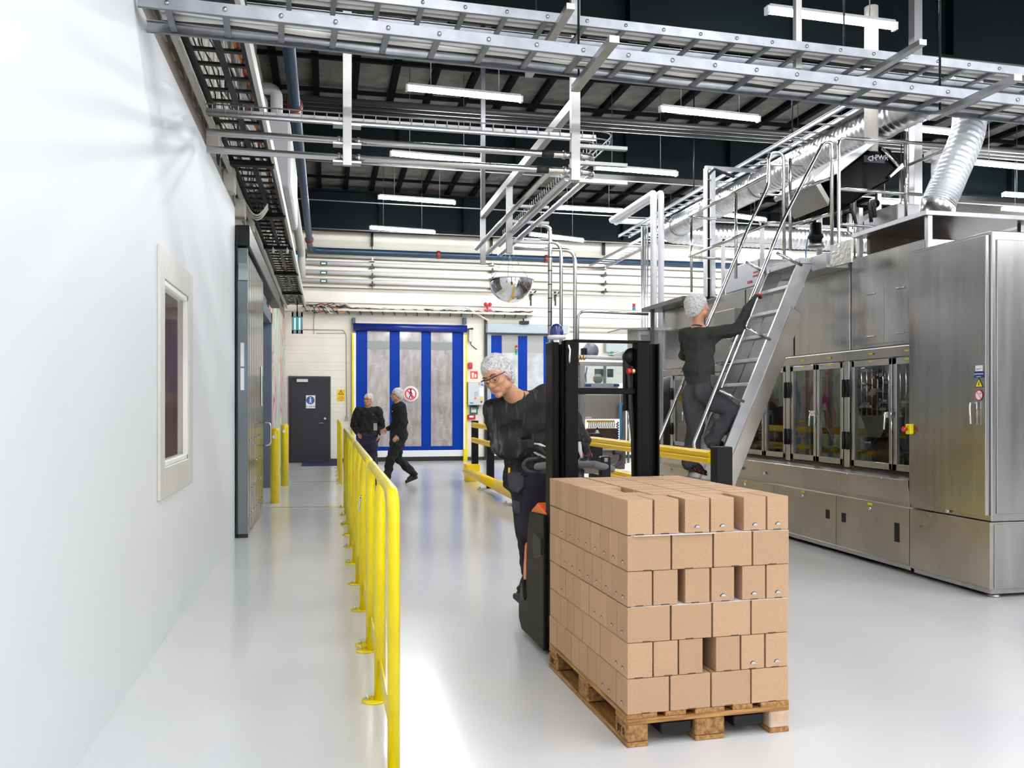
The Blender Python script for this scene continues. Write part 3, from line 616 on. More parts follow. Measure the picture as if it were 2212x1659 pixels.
# blue sprinkler pipe
t = thing('blue_pipe', 'dark blue pipe running under the roof and along the back wall', 'pipe', (-.4, 15, 5.5))
m = MB(); m.path([(-.42, -3, 5.55), (-.42, YB - .3, 5.55), (XR - .2, YB - .3, 5.55)], .075, .35, 16, 8); m.build('pipe', BLUEPIPE, t)
for (c, d) in (((-.42, 11.9, 5.55), (0, 1, 0)), ((-.42, 21.5, 5.55), (0, 1, 0)), ((aY(947, 545, YB - .3).x, YB - .3, 5.55), (1, 0, 0)), ((aY(1180, 555, YB - .3).x, YB - .3, 5.55), (1, 0, 0))):
    m = MB(); m.lathe([(.08, -.05), (.105, -.04), (.105, .04), (.08, .05)], c, d, 16); m.build('coupling', mat('coupling_red', (.25, .03, .02), .4), t)
# dark brackets at the ledge
for k, u in enumerate((1147, 1200)):
    c = aY(u, 645, YB - .1); m = MB(); m.box(c + V((-.02, 0, -.2)), c + V((.02, .1, .2))); m.bar(c + V((0, 0, .08)), c + V((.12, -.1, .2)), .03, .03); tag(m.build('wall_hook', BLACKM), ('black angled wall hook beside the dome mirror', 'black angled wall hook behind the steel pipe bends')[k], 'hook')
m = MB(); m.path([aY(1510, 525, YB - .1), aY(1517, 530, YB - .1), aY(1517, 570, YB - .1)], .03, .1); m.tube([aY(1435, 521, YB - .1), aY(1510, 525, YB - .1)], .03); tag(m.build('wall_mounted_pipe', OFFW), 'cream elbow pipe high on the back wall behind the white column', 'pipe')
# ================================================================ PALLET WITH BOXES (local frame: a across, b along)
PA = rad(1.9); PO = V((1.291, 3.575, 0)); E1 = V((math.cos(PA), math.sin(PA), 0)); E2 = V((-math.sin(PA), math.cos(PA), 0))
def P(a, b, z=0.): return PO + E1 * a + E2 * b + UP * z
def lbox(m, a0, b0, z0, a1, b1, z1):
    return m.obox(P((a0 + a1) / 2, (b0 + b1) / 2, (z0 + z1) / 2), E1 * (a1 - a0) / 2, E2 * (b1 - b0) / 2, UP * (z1 - z0) / 2)
WOOD = mat('pallet_wood', (.52, .27, .085), .7, var=.5, vscale=5, vstretch=(1, 12, 12), col2=(.26, .11, .03), bump=.2, bscale=30, bstretch=(1, 6, 6))
WOOD2 = mat('pallet_wood_long', (.50, .27, .09), .7, vscale=5, vstretch=(12, 1, 12), col2=(.25, .11, .03), bump=.2, bscale=30, bstretch=(6, 1, 6))
CHIP = mat('pressed_block', (.46, .25, .085), .8, vscale=45, col2=(.20, .09, .03), bump=.5, bscale=60)
PALE = mat('pale_block', (.68, .52, .40), .8, vscale=20, col2=(.55, .38, .26), bump=.3, bscale=60)
t = thing('pallet', 'worn wooden pallet under the stack of cardboard boxes', 'pallet', P(.4, .6))
for i, b in enumerate((.0725, .6, 1.1275)):
    for j, (a, w) in enumerate(((.05, .10), (.4, .145), (.75, .10))):
        m = MB(); lbox(m, a - w / 2, b - .0725, .022, a + w / 2, b + .0725, .100)
        bl = m.build('block', PALE if (i == 0 and j == 2) else CHIP, t, bevel=.006)
        if j == 0 and i in (0, 2): text('UIC' if i == 2 else 'JIT S', 'stamp', mat('burn_mark', (.03, .015, .01), .8), bl, P(-.002, b, .045), -E2, UP, .045)
for a, w in ((.05, .10), (.4, .145), (.75, .10)): m = MB(); lbox(m, a - w / 2, 0, 0, a + w / 2, 1.2, .022); m.build('skid_board', WOOD2, t, bevel=.003)
for b in (.0725, .6, 1.1275): m = MB(); lbox(m, 0, b - .0725, .100, .8, b + .0725, .122); m.build('cross_board', WOOD, t, bevel=.002)
for a, w in ((.0725, .145), (.235, .10), (.4, .145), (.565, .10), (.7275, .145)): m = MB(); lbox(m, a - w / 2, -.0 + random.uniform(0, .006), .122, a + w / 2, 1.2, .144); m.build('deck_board', WOOD2, t, bevel=.002)
# cardboard
cb = bpy.data.materials.new('cardboard'); cb.use_nodes = True; nt = cb.node_tree; N = nt.nodes; L = nt.links; b_ = N['Principled BSDF']
tc = N.new('ShaderNodeTexCoord'); oi = N.new('ShaderNodeObjectInfo'); n1 = N.new('ShaderNodeTexNoise'); n1.inputs['Scale'].default_value = 240; n1.inputs['Detail'].default_value = 2; L.new(tc.outputs['Object'], n1.inputs[0])
r1 = N.new('ShaderNodeValToRGB'); r1.color_ramp.elements[0].color = (.475, .297, .178, 1); r1.color_ramp.elements[1].color = (.535, .342, .210, 1); r1.color_ramp.elements[0].position = .35; r1.color_ramp.elements[1].position = .55; L.new(n1.outputs[0], r1.inputs[0])
hs = N.new('ShaderNodeHueSaturation'); mr = N.new('ShaderNodeMapRange'); mr.inputs['To Min'].default_value = .93; mr.inputs['To Max'].default_value = 1.07; L.new(oi.outputs['Random'], mr.inputs[0]); L.new(mr.outputs[0], hs.inputs['Value']); L.new(r1.outputs[0], hs.inputs['Color']); L.new(hs.outputs[0], b_.inputs['Base Color'])
b_.inputs['Roughness'].default_value = .75; b_.inputs['Specular IOR Level'].default_value = .25
mp = N.new('ShaderNodeMapping'); mp.inputs['Scale'].default_value = (400, 400, 8); L.new(tc.outputs['Object'], mp.inputs[0]); n2 = N.new('ShaderNodeTexNoise'); n2.inputs['Scale'].default_value = 1; L.new(mp.outputs[0], n2.inputs[0])
bp = N.new('ShaderNodeBump'); bp.inputs['Strength'].default_value = .08; bp.inputs['Distance'].default_value = .002; L.new(n2.outputs[0], bp.inputs['Height']); L.new(bp.outputs[0], b_.inputs['Normal'])
SLOT = mat('box_slot_dark', (.10, .055, .03), .9); HOLE = mat('hole_plug', (.50, .54, .58), .4)
HL = .1578; Z0 = .144
def half_moon(m, c, ax, nrm, r):
    pts = [c + ax * r * math.cos(a) + UP * r * .95 * math.sin(a) for a in np.linspace(0, PI, 12)]
    m.prism([p + nrm * .0006 for p in pts], nrm * .0008); return m
LAYN = ['bottom', 'second', 'third', 'fourth', 'fifth', 'top']
def carton(a0, b0, a1, b1, lay, label, fh=(), sh=(), tab=True, rot=0.):
    """fh: hole positions on the front face (fractions), sh: on the long left side"""
    z0 = Z0 + lay * HL + (.0016 if lay in (3, 5) else 0); z1 = Z0 + (lay + 1) * HL - .0012; g = .0027
    a0 += g; a1 -= g; b0 += g; b1 -= g
    ca, cb_ = (a0 + a1) / 2, (b0 + b1) / 2; hx, hy, hz = (a1 - a0) / 2, (b1 - b0) / 2, (z1 - z0) / 2
    e1 = V((math.cos(PA + rot), math.sin(PA + rot), 0)); e2 = V((-math.sin(PA + rot), math.cos(PA + rot), 0)); c = P(ca, cb_, (z0 + z1) / 2)
    m = MB(); m.obox(c, e1 * hx, e2 * hy, UP * (hz - .0012)); o = m.build('cardboard_box', cb, bevel=.0022, seg=2); tag(o, label, 'box', 'cardboard boxes stacked on the pallet')
    m = MB()   # top flap sheet with a slightly raised edge
    m.obox(c + UP * (hz - .0008), e1 * (hx - .001), e2 * (hy - .001), UP * .0008); m.build('lid_flap', cb, o)
    if tab:   # locking tab slots on the top edge
        m = MB(); w = .02; fx = random.uniform(-.2, .2) * hx
        m.obox(c + e1 * fx - e2 * (hy + .0004) + UP * (-hz + .003), e1 * w, e2 * .0005, UP * .0022); m.build('tab_slot', SLOT, o)
    for f in fh: m = MB(); q = c + e1 * hx * f - e2 * hy - UP * (hz - .024); half_moon(m, q, e1, -e2, .0145); hh = m.build('hand_hole', SLOT, o); m = MB(); half_moon(m, q - e2 * .001 + e1 * .002, e1, -e2, .0115); m.build('hole_liner', HOLE, hh)
    for f in sh: m = MB(); q = c + e2 * hy * f - e1 * hx - UP * (hz - .030); half_moon(m, q, e2, -e1, .0145); hh = m.build('hand_hole', SLOT, o); m = MB(); half_moon(m, q - e1 * .001 - e2 * .003, e2, -e1, .0105); m.build('hole_liner', HOLE, hh)
    return o
random.seed(21)
SIDE = {0: ([.14, .41, .538, .664, .785, .909, 1.06, 1.2], {0: (0,), 1: (-.35, .3)}),
        1: ([.214, .359, .49, .62, .75, .87, .99, 1.11, 1.2], {0: (-.45, .3)}),
        2: ([.135, .26, .517, .65, .77, .90, 1.016, 1.2], {0: (0,), 1: (0,), 2: (-.4, .35), 6: (.1,)}),
        3: ([.202, .337, .467, .59, .71, .849, .99, 1.10, 1.2], {0: (-.45, .35), 1: (0,), 2: (0,), 3: (0,), 4: (0,), 5: (0,), 6: (0,)}),
        4: ([.117, .237, .358, .499, .62, .75, .90, 1.03, 1.2], {k: (0,) for k in range(8)}),
        5: ([.2, .333, .573, .708, .84, .966, 1.083, 1.2], {})}
FRONT = {0: [(0, .203), (.205, .405), (.407, .605), (.607, .80)], 2: [(0, .208), (.211, .41), (.413, .605), (.607, .80)], 4: [(0, .211), (.214, .415), (.418, .612), (.615, .803)],
         1: [(0, .124), (.126, .246), (.248, .368), (.428, .552), (.555, .676), (.679, .795)],
         3: [(0, .122), (.124, .246), (.278, .403), (.406, .524), (.560, .682), (.685, .803)],
         5: [(0, .125), (.128, .25), (.275, .40), (.403, .523), (.568, .685), (.688, .80)]}
FHOLE = {1: {4: (0,), 5: (0,)}, 3: {3: (0,), 4: (0,), 5: (0,)}, 5: {2: (0,), 3: (0,), 4: (0,), 5: (0,)}}
for lay in range(6):
    ends, sh = SIDE[lay]; fr = FRONT[lay]; d0 = ends[0]; nf = len(fr)
    for i, (a0, a1) in enumerate(fr):
        lb = 'corner cardboard box nearest the camera in the %s layer of the stack' % LAYN[lay] if i == 0 else 'cardboard box in the front row of the %s layer, %s from the near corner' % (LAYN[lay], ORD[i])
        dd = d0 if i == 0 else (.2 if lay % 2 else .13)
        jog = random.uniform(0, .003) if lay % 2 else 0
        carton(a0, jog if i else 0, a1, dd, lay, lb, fh=FHOLE.get(lay, {}).get(i, ()), sh=sh.get(0, ()) if i == 0 else (), rot=0 if i == 0 else random.uniform(-.004, .004))
    wL = .2 if lay % 2 == 0 else .125
    for k in range(1, len(ends)):
        w_ = .2 if ends[k] - ends[k - 1] < .16 else .125
        carton(random.uniform(-.002, .002), ends[k - 1], w_, ends[k], lay, 'cardboard box on the long side of the %s layer, %s from the near corner' % (LAYN[lay], ORD[k]), sh=sh.get(k, ()), tab=False)
    if lay < 5:      # far long side (seen only from the right)
        y = .21; k = 0
        while y + .13 <= 1.2: carton(.605, y, .80, y + .128, lay, 'cardboard box on the far long side of the stack, facing the steel machine', tab=False); y += .13; k += 1
# top layer seen from above
k = 0
for a0, a1 in ((.21, .405), (.408, .603), (.606, .80)):
    y = .205 + (0 if a0 < .6 else .002); r = 0
    while y + .118 <= 1.2:
        carton(a0 + .001, y, a1 - .001, y + .119 - (.007 if r % 2 else 0), 5, 'top layer cardboard box, %s row from the front, %s' % (ORD[r], ('second lane', 'centre lane', 'machine side lane')[k]), tab=False, rot=random.uniform(-.006, .006)); y += .124; r += 1
    k += 1
for lay, lb in ((3, 'white slip sheet under the fourth layer of boxes'), (5, 'white slip sheet under the top layer of boxes')):
    m = MB(); lbox(m, .02, .004, Z0 + lay * HL - .0008, .797, 1.19, Z0 + lay * HL + .001); m2 = m
    if lay == 5: lbox(m, .03, -.012, Z0 + lay * HL - .0012, .42, .004, Z0 + lay * HL + .0002)
    tag(m.build('slip_sheet', mat('slip_white', (.80, .80, .84), .4)), lb, 'sheet')
# ================================================================ PALLET TRUCK
TD = mat('truck_dark', (.013, .011, .0095), .45, .0, spec=.15, bump=.03, bscale=70)
TORG = mat('truck_orange', (.90, .13, .01), .25, coat=.4)
MASTM = mat('mast_black', (.003, .0028, .0028), .42, .0, spec=.13)
t = thing('pallet_truck', 'black and orange electric pallet stacker truck lifting the pallet', 'pallet truck', P(.41, 1.75))
HM = 1.895; ma, mb = .052, .735; b0 = 1.29
for sgn, a in ((1, ma), (-1, mb)):
    m = MB()
    lbox(m, *sorted((a, a + sgn * .012))[:1], b0 + .02, .08, sorted((a, a + sgn * .012))[1], b0 + .16, HM - .01)
    for (x0, x1, y0, y1, zt) in ((.0, .055, .06, .075, .01), (.0, .055, .145, .16, .01)):
        q = sorted((a + sgn * x0, a + sgn * x1)); lbox(m, q[0], b0 + y0, .08, q[1], b0 + y1, HM - zt)
    m.build('outer_mast_rail', MASTM, t, bevel=.003)
    m = MB(); q = sorted((a + sgn * .062, a + sgn * .082)); lbox(m, q[0], b0 + .05, .08, q[1], b0 + .14, HM - .02)
    q = sorted((a + sgn * .062, a + sgn * .118)); lbox(m, q[0], b0 + .03, .08, q[1], b0 + .045, HM - .005); m.build('inner_mast_rail', MASTM, t, bevel=.003)
    m = MB(); q = sorted((a + sgn * .075, a + sgn * .155)); lbox(m, q[0], b0 - .0, .08, q[1], b0 + .018, HM + .0)
    lbox(m, q[0], b0, .08, q[0] + .01, b0 + .08, HM); m.build('mast_face_plate', MASTM, t, bevel=.003)
m = MB(); lbox(m, ma + .12, b0 + .0, HM - .012, mb - .07, b0 + .06, HM + .004); m.build('top_crossbar', MASTM, t, bevel=.003)
m = MB(); lbox(m, ma + .14, b0 + .03, 1.575, mb - .15, b0 + .07, 1.612); m.build('middle_crossbar', MASTM, t, bevel=.003)
m = MB(); lbox(m, ma + .14, b0 + .03, .35, mb - .14, b0 + .07, .42); m.build('lower_crossbar', MASTM, t)
# chain pulley and hose on the right mast
m = MB(); m.lathe([(.001, -.02), (.055, -.02), (.055, .02), (.001, .02)], P(mb - .155, b0 + .09, HM - .09), E2, 20); lbox(m, mb - .205, b0 + .07, HM - .42, mb - .12, b0 + .11, HM - .09); m.build('chain_guard', BLACKM, t)
m = MB(); m.tube([P(mb - .175, b0 + .05, HM - .18), P(mb - .13, b0 + .05, HM - .18)], .018, 10); m.build('hose_fitting', mat('brass', (.7, .5, .25), .3, 1.), t)
m = MB(); m.tube([P(mb - .20, b0 + .05, HM - .18), P(mb - .175, b0 + .05, HM - .18)], .02, 10); m.build('red_cap', RED, t)
m = MB(); m.tube([P(mb - .19, b0 + .05, HM - .19), P(mb - .185, b0 + .04, HM - .40), P(mb - .165, b0 + .05, HM - .6), P(mb - .155, b0 + .05, .6)], .011, 8); m.build('hose', RUBBER, t)
m = MB(); m.tube([P(mb - .165, b0 + .06, HM - .15), P(mb - .17, b0 + .06, HM - .35), P(mb - .15, b0 + .06, HM - .62), P(mb - .135, b0 + .06, .6)], .011, 8); m.build('hose', RUBBER, t)
m = MB(); m.tube([P(ma + .09, b0 + .02, HM - .0), P(ma + .10, b0 - .01, HM - .06), P(ma + .10, b0 + .01, HM - .16)], .006, 6); m.build('wire', mat('cable_white', (.72, .70, .66)), t)
m = MB()
for i in range(26): m.obox(P(mb - .105, b0 + .10, .6 + i * .048), E1 * .008, E2 * .006, UP * .017)
m.build('lift_chain', mat('chain_metal', (.08, .08, .10), .3, .8), t)
# forks
for a in (.17, .53): m = MB(); lbox(m, a, .02, .035, a + .15, b0, .092); m.build('fork', BLACKM, t, bevel=.006)
# chassis
m = MB(); side = [(1.42, .03), (1.95, .03), (2.02, .09), (2.02, .24), (1.96, .31), (1.84, .33), (1.80, .70), (1.74, .83), (1.42, .85)]
m.prism([P(.03, b, z) for b, z in side], E1 * .03); m.build('side_plate', TD, t, bevel=.008, seg=2)
m = MB(); m.prism([P(.74, b, z) for b, z in side], E1 * .03); m.build('side_plate', TD, t, bevel=.008, seg=2)
m = MB(); lbox(m, .06, 1.44, .03, .74, 1.84, .80); m.build('body', TD, t, bevel=.01, seg=2)
m = MB(); m.prism([P(.045, 1.42, .70), P(.045, 1.42, .86), P(.045, 1.62, .90), P(.045, 1.76, .84), P(.045, 1.79, .77), P(.045, 1.66, .76)], E1 * .7); m.build('top_cover', TORG, t, bevel=.012, seg=2)
m = MB(); m.prism([P(.02, 1.44, .60), P(.02, 1.62, .55), P(.02, 1.66, .66), P(.02, 1.60, .73), P(.02, 1.44, .70)], E1 * .06); m.build('cover_latch', BLACKM, t, bevel=.01)
for z in (.24, .60): m = MB(); m.disc(P(.028, 1.52, z), .011, -E1, 14); m.build('bolt_hole', RUBBER, t)
for (b, z) in ((1.98, .18), (1.86, .16)): m = MB(); m.disc(P(.028, b, z), .007, -E1, 12); m.build('bolt_hole', RUBBER, t)
m = MB(); m.prism([P(.04, 1.86, .24), P(.04, 1.92, .24), P(.04, 1.94, .42), P(.04, 1.90, .60), P(.04, 1.86, .62)], E1 * .72); m.build('rear_cover', TORG, t, bevel=.01, seg=2)
m = MB(); lbox(m, .09, 1.96, .12, .72, 2.42, .165); m.build('rider_platform', RUBBER, t, bevel=.01)
m = MB(); m.prism([P(.015, 1.83, .25), P(.015, 1.93, .22), P(.015, 1.93, .30), P(.015, 1.87, .38)], E1 * .04); m.build('bumper', BLACKM, t, bevel=.01)
for (a, b) in ((.10, 1.56), (.70, 1.56), (.40, 1.80)): m = MB(); m.lathe([(.001, -.03), (.06, -.03), (.065, -.02), (.065, .02), (.06, .03), (.001, .03)], P(a, b, .066), E1, 20); m.build('wheel', RUBBER, t)
for a in (.245, .605): m = MB(); m.lathe([(.001, -.03), (.034, -.03), (.034, .03), (.001, .03)], P(a, .25, .036), E1, 16); m.build('load_wheel', mat('wheel_tan', (.4, .25, .1), .5), t)
# steering head with handle loops
cz = 1.10
m = MB(); m.prism([P(.10, 1.92, cz - .02), P(.22, 1.84, cz), P(.50, 1.82, cz), P(.68, 1.90, cz - .05), P(.60, 2.04, cz - .06), P(.2, 2.04, cz - .06)], UP * .05 + E2 * -.01); m.build('tiller_head', mat('tiller_grey', (.16, .175, .19), .35), t, bevel=.02, seg=3)
m = MB(); m.tube([P(.40, 1.93, .86), P(.40, 1.93, cz)], .06, 14); m.build('tiller_column', mat('tiller_dark', (.05, .055, .06), .4), t)
m = MB(); lbox(m, .24, 1.80, .9, .52, 1.9, 1.03); m.build('console', mat('console_grey', (.12, .13, .14), .4), t, bevel=.03, seg=3)
for sg, a in ((1, .62),):
    pts = [P(a, 1.90, cz), P(a + sg * .06, 1.92, cz - .01), P(a + sg * .11, 1.93, cz + .03), P(a + sg * .105, 1.92, cz + .09), P(a + sg * .04, 1.90, cz + .09)]
    m = MB(); m.tube(rounded(pts, .04, 4), .016, 12); m.build('handle_loop', mat('handle_rubber', (.03, .03, .033), .5), t)
m = MB(); m.tube(rounded([P(.16, 1.93, cz + .06), P(.06, 1.93, cz + .05), P(.035, 1.93, cz + .01), P(.07, 1.93, cz - .035), P(.15, 1.93, cz - .03)], .04, 5), .014, 12); m.build('hand_guard', mat('handle_rubber', (.03, .03, .033), .5), t)
a = dz(1306, 1000, 5.75); m = MB(); m.box(a - V((.035, .03, .14)), a + V((.035, .03, .045))); o = m.build('battery_display', BLACKM, t, bevel=.008)
m = MB(); m.box(a + V((-.012, -.033, .01)), a + V((.012, -.031, .035))); m.build('display_window', mat('dim_lcd', (.3, .32, .3), .3), o)
# blue cap and clamp on the mast top are part of the truck's beacon
a = P(ma + .05, b0 + .10, HM + .01); m = MB(); m.tube([a, a + UP * .022], .055, 16); m.build('beacon_base', mat('clear_base', (.6, .6, .6), .2), t)
m = MB(); m.lathe([(.04, 0), (.043, .02), (.036, .055), (.02, .07), (.001, .074)], a + UP * .02, n=18); m.build('beacon_dome', mat('beacon_blue', (.01, .02, .13), .15, coat=.5), t)
# ================================================================ BIG STAINLESS MACHINE (front plane X = XM)
XM = 5.05; XW = 5.20     # cabinet front, recessed window plane
def mx_(m, u0, v0, u1, v1, X, th=.01, vref=None):
    """box on plane X between pixel columns; heights taken at the nearer column"""
    p = aX(u1, v0, X); q = aX(u1, v1, X); y1 = aX(u0, 875, X).y
    m.box((X - th, p.y, q.z), (X, y1, p.z)); return m
yA = aX(2140, 875, XM).y     # near end
yB_ = aX(1965, 875, XM).y    # tall cabinet far edge
yE = 12.7
t = thing('tall_cabinet', 'tall stainless steel cabinet at the near end of the big machine', 'cabinet', (5.4, (yA + yB_) / 2, 0))
m = MB(); m.box((XM + .01, yA, .60), (5.95, yB_, 2.87)); m.build('body', STEEL, t, bevel=.006)
yD0, yD1 = yA + .02, aX(1982, 875, XM).y
m = MB(); m.box((XM - .028, yD0, .645), (XM + .008, yD1, 2.84)); dr = m.build('door', STEEL, t, bevel=.004)
m = MB(); m.box((XM - .01, yD1 + .01, .64), (XM + .008, yB_ - .005, 2.85)); m.build('edge_panel', STEEL, t, bevel=.003)
m = MB(); m.box((XM - .004, yA + .0, .07), (5.95, yB_, .595)); lo = m.build('lower_panel', STEELW, t, bevel=.005)
m = MB(); m.box((XM + .03, yA + .03, .03), (5.9, yB_ - .02, .08)); m.build('base_rail', STEEL, t)
m = MB(); m.box((XM + .05, yA - .012, .66), (5.80, yA, 2.80)); m.build('side_door', STEEL, t, bevel=.003)
m = MB(); m.box((XM + .03, yA - .010, .08), (5.9, yA, .58)); m.build('side_lower_panel', STEEL, t, bevel=.003)
m = MB(); m.lathe([(.001, 0), (.045, 0), (.05, .012), (.015, .02), (.012, .06)], (XM + .10, yA + .08, 0), n=18); m.build('foot', STEEL, t)
m = MB(); c = aX(2047, 1103, XM - .006); m.lathe([(.02, 0), (.02, .012), (.006, .014), (.001, .010)], c, (-1, 0, 0), 16); m.build('lock', CHROME, lo)
def sticker(par, u, v, w, h, X, mt, nm='yellow_label'):
    c = aX(u, v, X); m = MB(); m.box((X - .0025, c.y - w / 2, c.z - h / 2), (X - .0005, c.y + w / 2, c.z + h / 2)); return m.build(nm, mt, par)
YL = mat('label_yellow', (.85, .72, .01), .4)
sticker(lo, 2047, 1095, .065, .022, XM - .006, YL)
# signs on the tall cabinet door
Xs = XM - .029
def yz(u, v): p = aX(u, v, Xs); return V((Xs, p.y, p.z))
sg = sticker(dr, 2115, 795.5, .075, .045, Xs, PAPER, 'white_plate')
text('max 63 A', 'lettering', mat('ink', (.02, .02, .03), .5), dr, yz(2115, 797) - V((.003, 0, .004)), (0, -1, 0), (0, 0, 1), .014)
sticker(dr, 2115, 809, .10, .048, Xs, NAVY, 'blue_plate')
text('LHN-KOB-HD', 'lettering', PAPER, dr, yz(2115, 809) - V((.004, 0, .001)), (0, -1, 0), (0, 0, 1), .016)
text('Huvudbrytare', 'lettering', PAPER, dr, yz(2115, 813) - V((.004, 0, .004)), (0, -1, 0), (0, 0, 1), .009)
c = yz(2115, 830)
def tri_(c, r, dx): return [c + V((dx, -r * math.sin(a), r * math.cos(a))) for a in (0, 2 * PI / 3, 4 * PI / 3)]
m = MB(); m.prism(tri_(c, .052, 0), (-.001, 0, 0)); m.build('black_triangle', BLACKM, dr)
m = MB(); m.prism(tri_(c, .040, -.0015), (-.001, 0, 0)); m.build('yellow_triangle', YL, dr)
m = MB(); q = [(.004, .022), (-.007, -.002), (.001, -.002), (-.003, -.018), (.008, .004), (.001, .004), (.009, .022)]; m.prism([c + V((-.003, -a, b - .002)) for a, b in q], (-.001, 0, 0)); m.build('lightning_bolt', BLACKM, dr)
c = yz(2115, 853.5); m = MB(); m.disc(c + V((-.001, 0, 0)), .040, (-1, 0, 0)); m.build('white_disc', PAPER, dr)
m = MB(); m.disc(c + V((-.003, 0, 0)), .043, (-1, 0, 0), 32, .036); m.bar(c + V((-.003, .022, .028)), c + V((-.003, -.022, -.028)), .004, .001, up=V((1, 0, 0))); m.build('red_ring', mat('sign_red', (.75, .01, .01), .4), dr)
m = MB(); m.bar(c + V((-.004, -.012, .01)), c + V((-.004, -.022, .017)), .006, .001, up=V((1, 0, 0))); m.build('black_mark', BLACKM, dr)
# door handle
c = yz(2105, 890); m = MB(); m.box(c + V((-.004, -.075, -.10)), c + V((.0, .02, .09))); h = m.build('handle_plate', STEEL, dr, bevel=.002)
m = MB(); m.tube([c + V((-.03, .012, .075)), c + V((-.035, .010, .0)), c + V((-.03, .004, -.095))], .009, 10); m.bar(c + V((-.02, .015, .07)), c + V((-.02, -.045, .072)), .016, .016); m.bar(c + V((-.02, -.045, .08)), c + V((-.02, -.045, .02)), .012, .014); m.build('latch_lever', CHROME, h, bevel=.003)
m = MB(); c = aX(1969, 927, XM - .012); m.box((XM - .05, c.y - .035, c.z - .045), (XM - .008, c.y + .035, c.z + .045)); es = m.build('emergency_stop_box', YL, t, bevel=.008, seg=2)
m = MB(); m.lathe([(.012, 0), (.012, .02), (.024, .022), (.024, .038), (.016, .046), (.001, .047)], c + V((-.045, 0, 0)), (-1, 0, 0), 20); m.build('stop_button', RED, es)
# long machine body
t = thing('steel_machine', 'long stainless steel processing machine with glass doors along the right side', 'machine', (5.9, (yB_ + yE) / 2, 0)); mach = t
m = MB(); m.box((XM + .02, yB_ + .01, .04), (7.0, yE, .08)); m.build('base_rail', STEEL, t)
m = MB()   # ledge with slanted apron
m.prism([(XM, yB_ + .005, .60), (XM - .0, yB_ + .005, .64), (XM - .02, yB_ + .005, .84), (XW + .05, yB_ + .005, .88), (XW + .05, yB_ + .005, .60)], (0, yE - yB_ - .3, 0)); m.build('apron_ledge', STEELW, t, bevel=.004)
m = MB()
for i in range(22): m.ball((XM - .018, yB_ + .1 + i * .27, .832), .007, 8, 5)
m.build('rivet_row', CHROME, t)
def strip(u0, v0, X, w, h, mt, nm='yellow_label', par=t): return sticker(par, u0, v0, w, h, X, mt, nm)
# lower doors
edges = [yB_ + .006, aX(1806, 1000, XM).y, aX(1672, 1000, XM).y, 10.4, 11.5, 12.6]
for i in range(5):
    a, b = edges[i] + .005, edges[i + 1] - .005
    m = MB(); m.box((XM - .002, a, .09), (XM + .04, b, .592)); d = m.build('lower_door', STEELW, t, bevel=.003)
    c = V((XM - .003, (a + b) / 2, .53))
    m = MB(); m.lathe([(.02, 0), (.02, .012), (.006, .014), (.001, .010)], c, (-1, 0, 0), 14); m.build('lock', CHROME, d)
    m = MB(); m.box(c + V((-.002, -.035, .028)), c + V((-.0, .035, .052))); m.build('yellow_label', YL, d)
    for y, h in (((a + .16, .15), (b - .13, .08)) if i == 0 else ((a + .14, .08), (b - .2, .08))):
        m = MB(); m.box((XM - .004, y - .035, .42 - h), (XM - .0015, y + .035, .42 + h * .15)); m.build('slot_opening', BLACKM, d)
for (u, mt) in ((1597, YL), (1602, mat('sign_blue', (.02, .10, .32))), (1606, mat('sign_blue', (.02, .10, .32)))): strip(u, 1012, XM - .02, .03, .03, mt, 'round_label')
strip(1651, 1022, XM - .02, .05, .03, PAPER, 'white_label')
# upper panels
ZP = 1.96; ZW0 = .90
m = MB(); m.box((XW + .01, yB_, ZP + .10), (7.0, yE, 2.99)); m.build('upper_body', STEEL, t)
m = MB(); m.box((XW - .02, yB_, ZP), (XW + .03, yE, ZP + .095)); m.build('header_rail', STEELW, t, bevel=.003)
pe = [yB_, 7.76, 8.84, 10.0, 11.2, yE]
for i in range(5):
    if i == 0: continue
    m = MB(); m.box((XW - .008, pe[i] + .02, ZP + .11), (XW + .008, pe[i + 1] - .02, 2.98)); m.build('upper_panel', STEEL, t, bevel=.004)
m = MB(); m.box((XW - .008, yB_, ZP + .11), (XW + .008, 7.76 - .02, 2.98)); up0 = m.build('upper_panel', STEEL, t, bevel=.004)
yc = aX(1912, 700, XW).y; ym = aX(1852, 700, XW).y
for a, b in ((yB_ + .02, yc - .004), (yc + .004, ym)):
    m = MB(); m.box((XW - .016, a, 2.10), (XW - .006, b, 2.62)); d = m.build('hatch', STEEL, up0, bevel=.002)
for u, v in ((1881, 635), (1945, 622), (1881, 727), (1945, 719)):
    c = aX(u, v, XW - .02); m = MB(); m.path([c + V((.005, .06, 0)), c + V((-.012, .05, 0)), c + V((-.012, -.05, 0)), c + V((.005, -.06, 0))], .006, .02, 8); m.build('hatch_handle', CHROME, up0)
